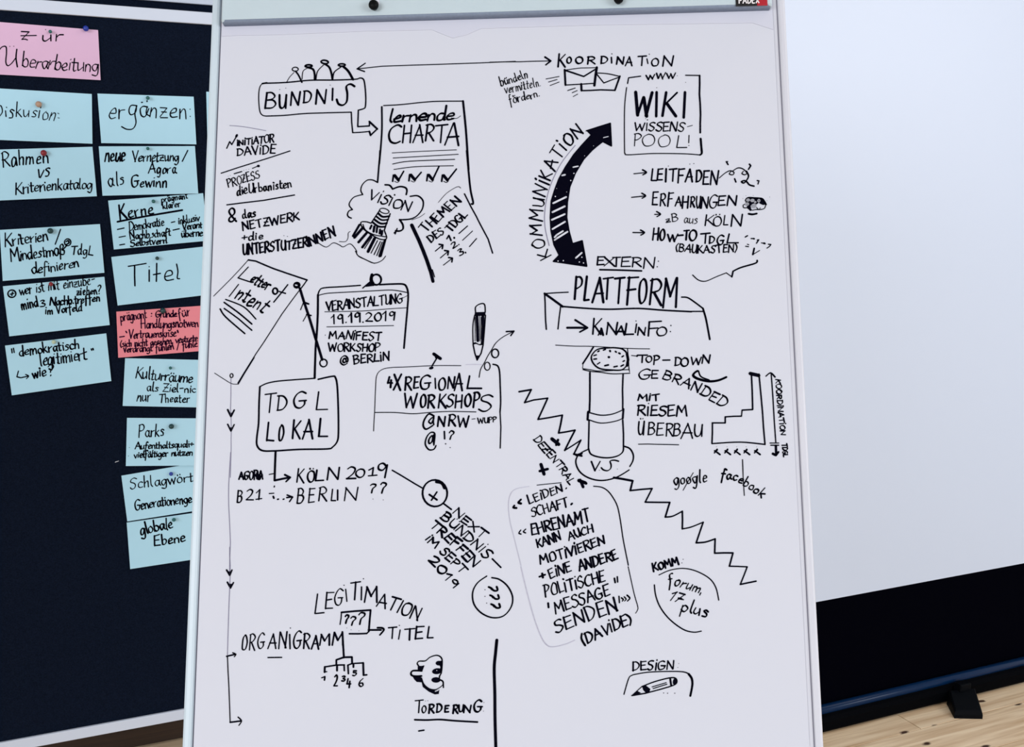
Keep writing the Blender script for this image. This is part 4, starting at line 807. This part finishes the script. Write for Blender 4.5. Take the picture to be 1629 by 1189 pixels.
# ------------------------------------------------------------------ pins
def make_pin(px, py, r, m, label, tall=.006):
    a, b = PIN.loc(px, py, tall); t = empty('push_pin', PIN.m @ Matrix.Translation((a, b, .002)) @ Matrix.Rotation(.12, 4, 'X')); tag(t, label, 'push pin', 'pins holding the cards')
    R = r * .00128; h = tall
    prof = [(R * .35, h - R * 1.0), (R * .75, h - R * .72), (R * .97, h - R * .3), (R, h), (R * .92, h + R * .38), (R * .7, h + R * .7), (R * .35, h + R * .93), (.00005, h + R)]
    MB().lathe(prof, 14).build('head', m, t, True)
    MB().tube((0, 0, -.004), (0, 0, h - R * .8), .0005, .0005, 8).build('needle', M['steel'], t, True)
g, dg, rd, bl = M['green_pin'], M['dark_pin'], M['red_pin'], M['blue_pin']
for q in ((136.5, 45, 4.3, bl, 'glossy blue pin at the top edge of the pale pink card'), (80, 50, 2.6, g, 'small green pin above the word zur on the pale pink card'),
          (61.5, 165.5, 4.6, M['tan_pin'], 'light brown pin on the Diskusion card'), (235, 155.5, 2.9, g, 'green pin at the top of the ergänzen card'),
          (69.5, 243, 4.6, rd, 'dark red pin on the Rahmen card'), (235, 236, 2.6, g, 'green pin at the top of the Vernetzung card'),
          (80, 367, 4.4, dg, 'dark green pin at the top of the Kriterien card'), (244, 320, 3.0, g, 'green pin right of the heading Kerne'),
          (250, 410.5, 3.0, dg, 'green pin above the word Titel'), (81, 451.5, 3.3, rd, 'small red pin on the card with the circled plus'),
          (85.5, 543.5, 3.2, M['pale_pin'], 'pale yellow pin on the demokratisch card'), (259, 494, 4.6, dg, 'dark green pin on the coral pink card'),
          (271, 585, 2.6, g, 'green pin above the word Kulturräume'), (272.5, 678, 4.3, dg, 'dark green pin right of the word Parks'),
          (272, 753.5, 3.3, bl, 'small blue pin on the Schlagwört card'), (276.5, 826.5, 3.2, g, 'green pin above the word globale')):
    make_pin(*q)

# ------------------------------------------------------------------ projection screen on the floor
u0, u1 = 1.44, 3.55
z_w = (SCR.loc(1301, 957)[1] + SCR.loc(1629, 897)[1]) / 2
scr = empty('projection_screen', frame(-RN * SCR_D, RU, Z, RN)); tag(scr, 'wide white pull-up projection screen with a black lower border standing on the floor', 'projection screen')
ct = SCR.loc(1310, 1122)[1]
MB().box(u0 + .035, u1 - .035, z_w, 2.42, -.0006, .0006).build('screen_surface', M['screen'], scr)
MB().box(u0, u1, .03, z_w, -.0006, .0005).build('black_border', M['screen_black'], scr)
for a, b in ((u0, u0 + .0352), (u1 - .0352, u1)): MB().box(a, b, z_w, 2.46, -.0006, .0007).build('side_border', M['screen_black'], scr)
MB().box(u0 - .01, u1 + .01, 2.42, 2.46, -.014, .014, .005).build('top_bar', M['black'], scr)
sec = [(.040, .004), (.046, .012), (.046, .040), (.040, .052), (.030, .058), (-.030, .058), (-.042, .050), (-.042, .012), (-.034, .004)]
MB().loft([[(x, zz, n_) for n_, zz in sec] for x in (u0 - .03, u1 + .03)]).build('casing', M['case'], scr)
MB().tube((u0 - .02, .064, .018), (u1 + .02, .064, .016), .0150, None, 20).build('roller_tube', M['tube'], scr, True)
for x in (u0 - .045, u1 + .03): MB().loft([[(a, zz * 1.0, n_ * 1.04) for n_, zz in sec] for a in (x, x + .015)]).build('end_cap', M['black'], scr)
MB().tube((2.2, .05, -.03), (2.2, 2.44, -.03), .012, .010, 12).build('rear_pole', M['black'], scr, True)
def screen_foot(P):                      # four floor points: back left, back right, front right, front left
    n0 = -SCR_D; L = [(a, 0, -b - n0) for a, b in P]          # floor coordinates to (u, height, towards room)
    L = [(a, .0, SCR_D - b) for a, b in P]; bl, br, fr, fl_ = [Vector(q) for q in L]; up = Vector((0, 1, 0))
    def ins(q, k): c = (bl + br + fr + fl_) / 4; return q + (c - q) * k
    rs = [[bl, br, fr, fl_], [bl + up * .012, br + up * .012, fr + up * .012, fl_ + up * .012],
          [ins(bl, .06) + up * .046, ins(br, .10) + up * .046, ins(fr, .04) + up * .021, ins(fl_, .04) + up * .021],
          [ins(bl, .16) + up * .050, ins(br, .2) + up * .050, ins(fr, .14) + up * .025, ins(fl_, .14) + up * .025]]
    MB().loft([[tuple(q) for q in r_] for r_ in rs]).build('foot', M['foot'], scr)
    c = (bl + br) / 2; MB().box(c.x - .025, c.x + .02, .046, .072, c.z - .012, c.z + .018, .004).build('foot_hinge', M['foot'], scr)
FP = [FLOOR.loc(1506, 1121), FLOOR.loc(1551, 1116), FLOOR.loc(1563, 1144.5), FLOOR.loc(1518, 1143.5)]
screen_foot(FP); screen_foot([(a + 1.25, b) for a, b in FP])
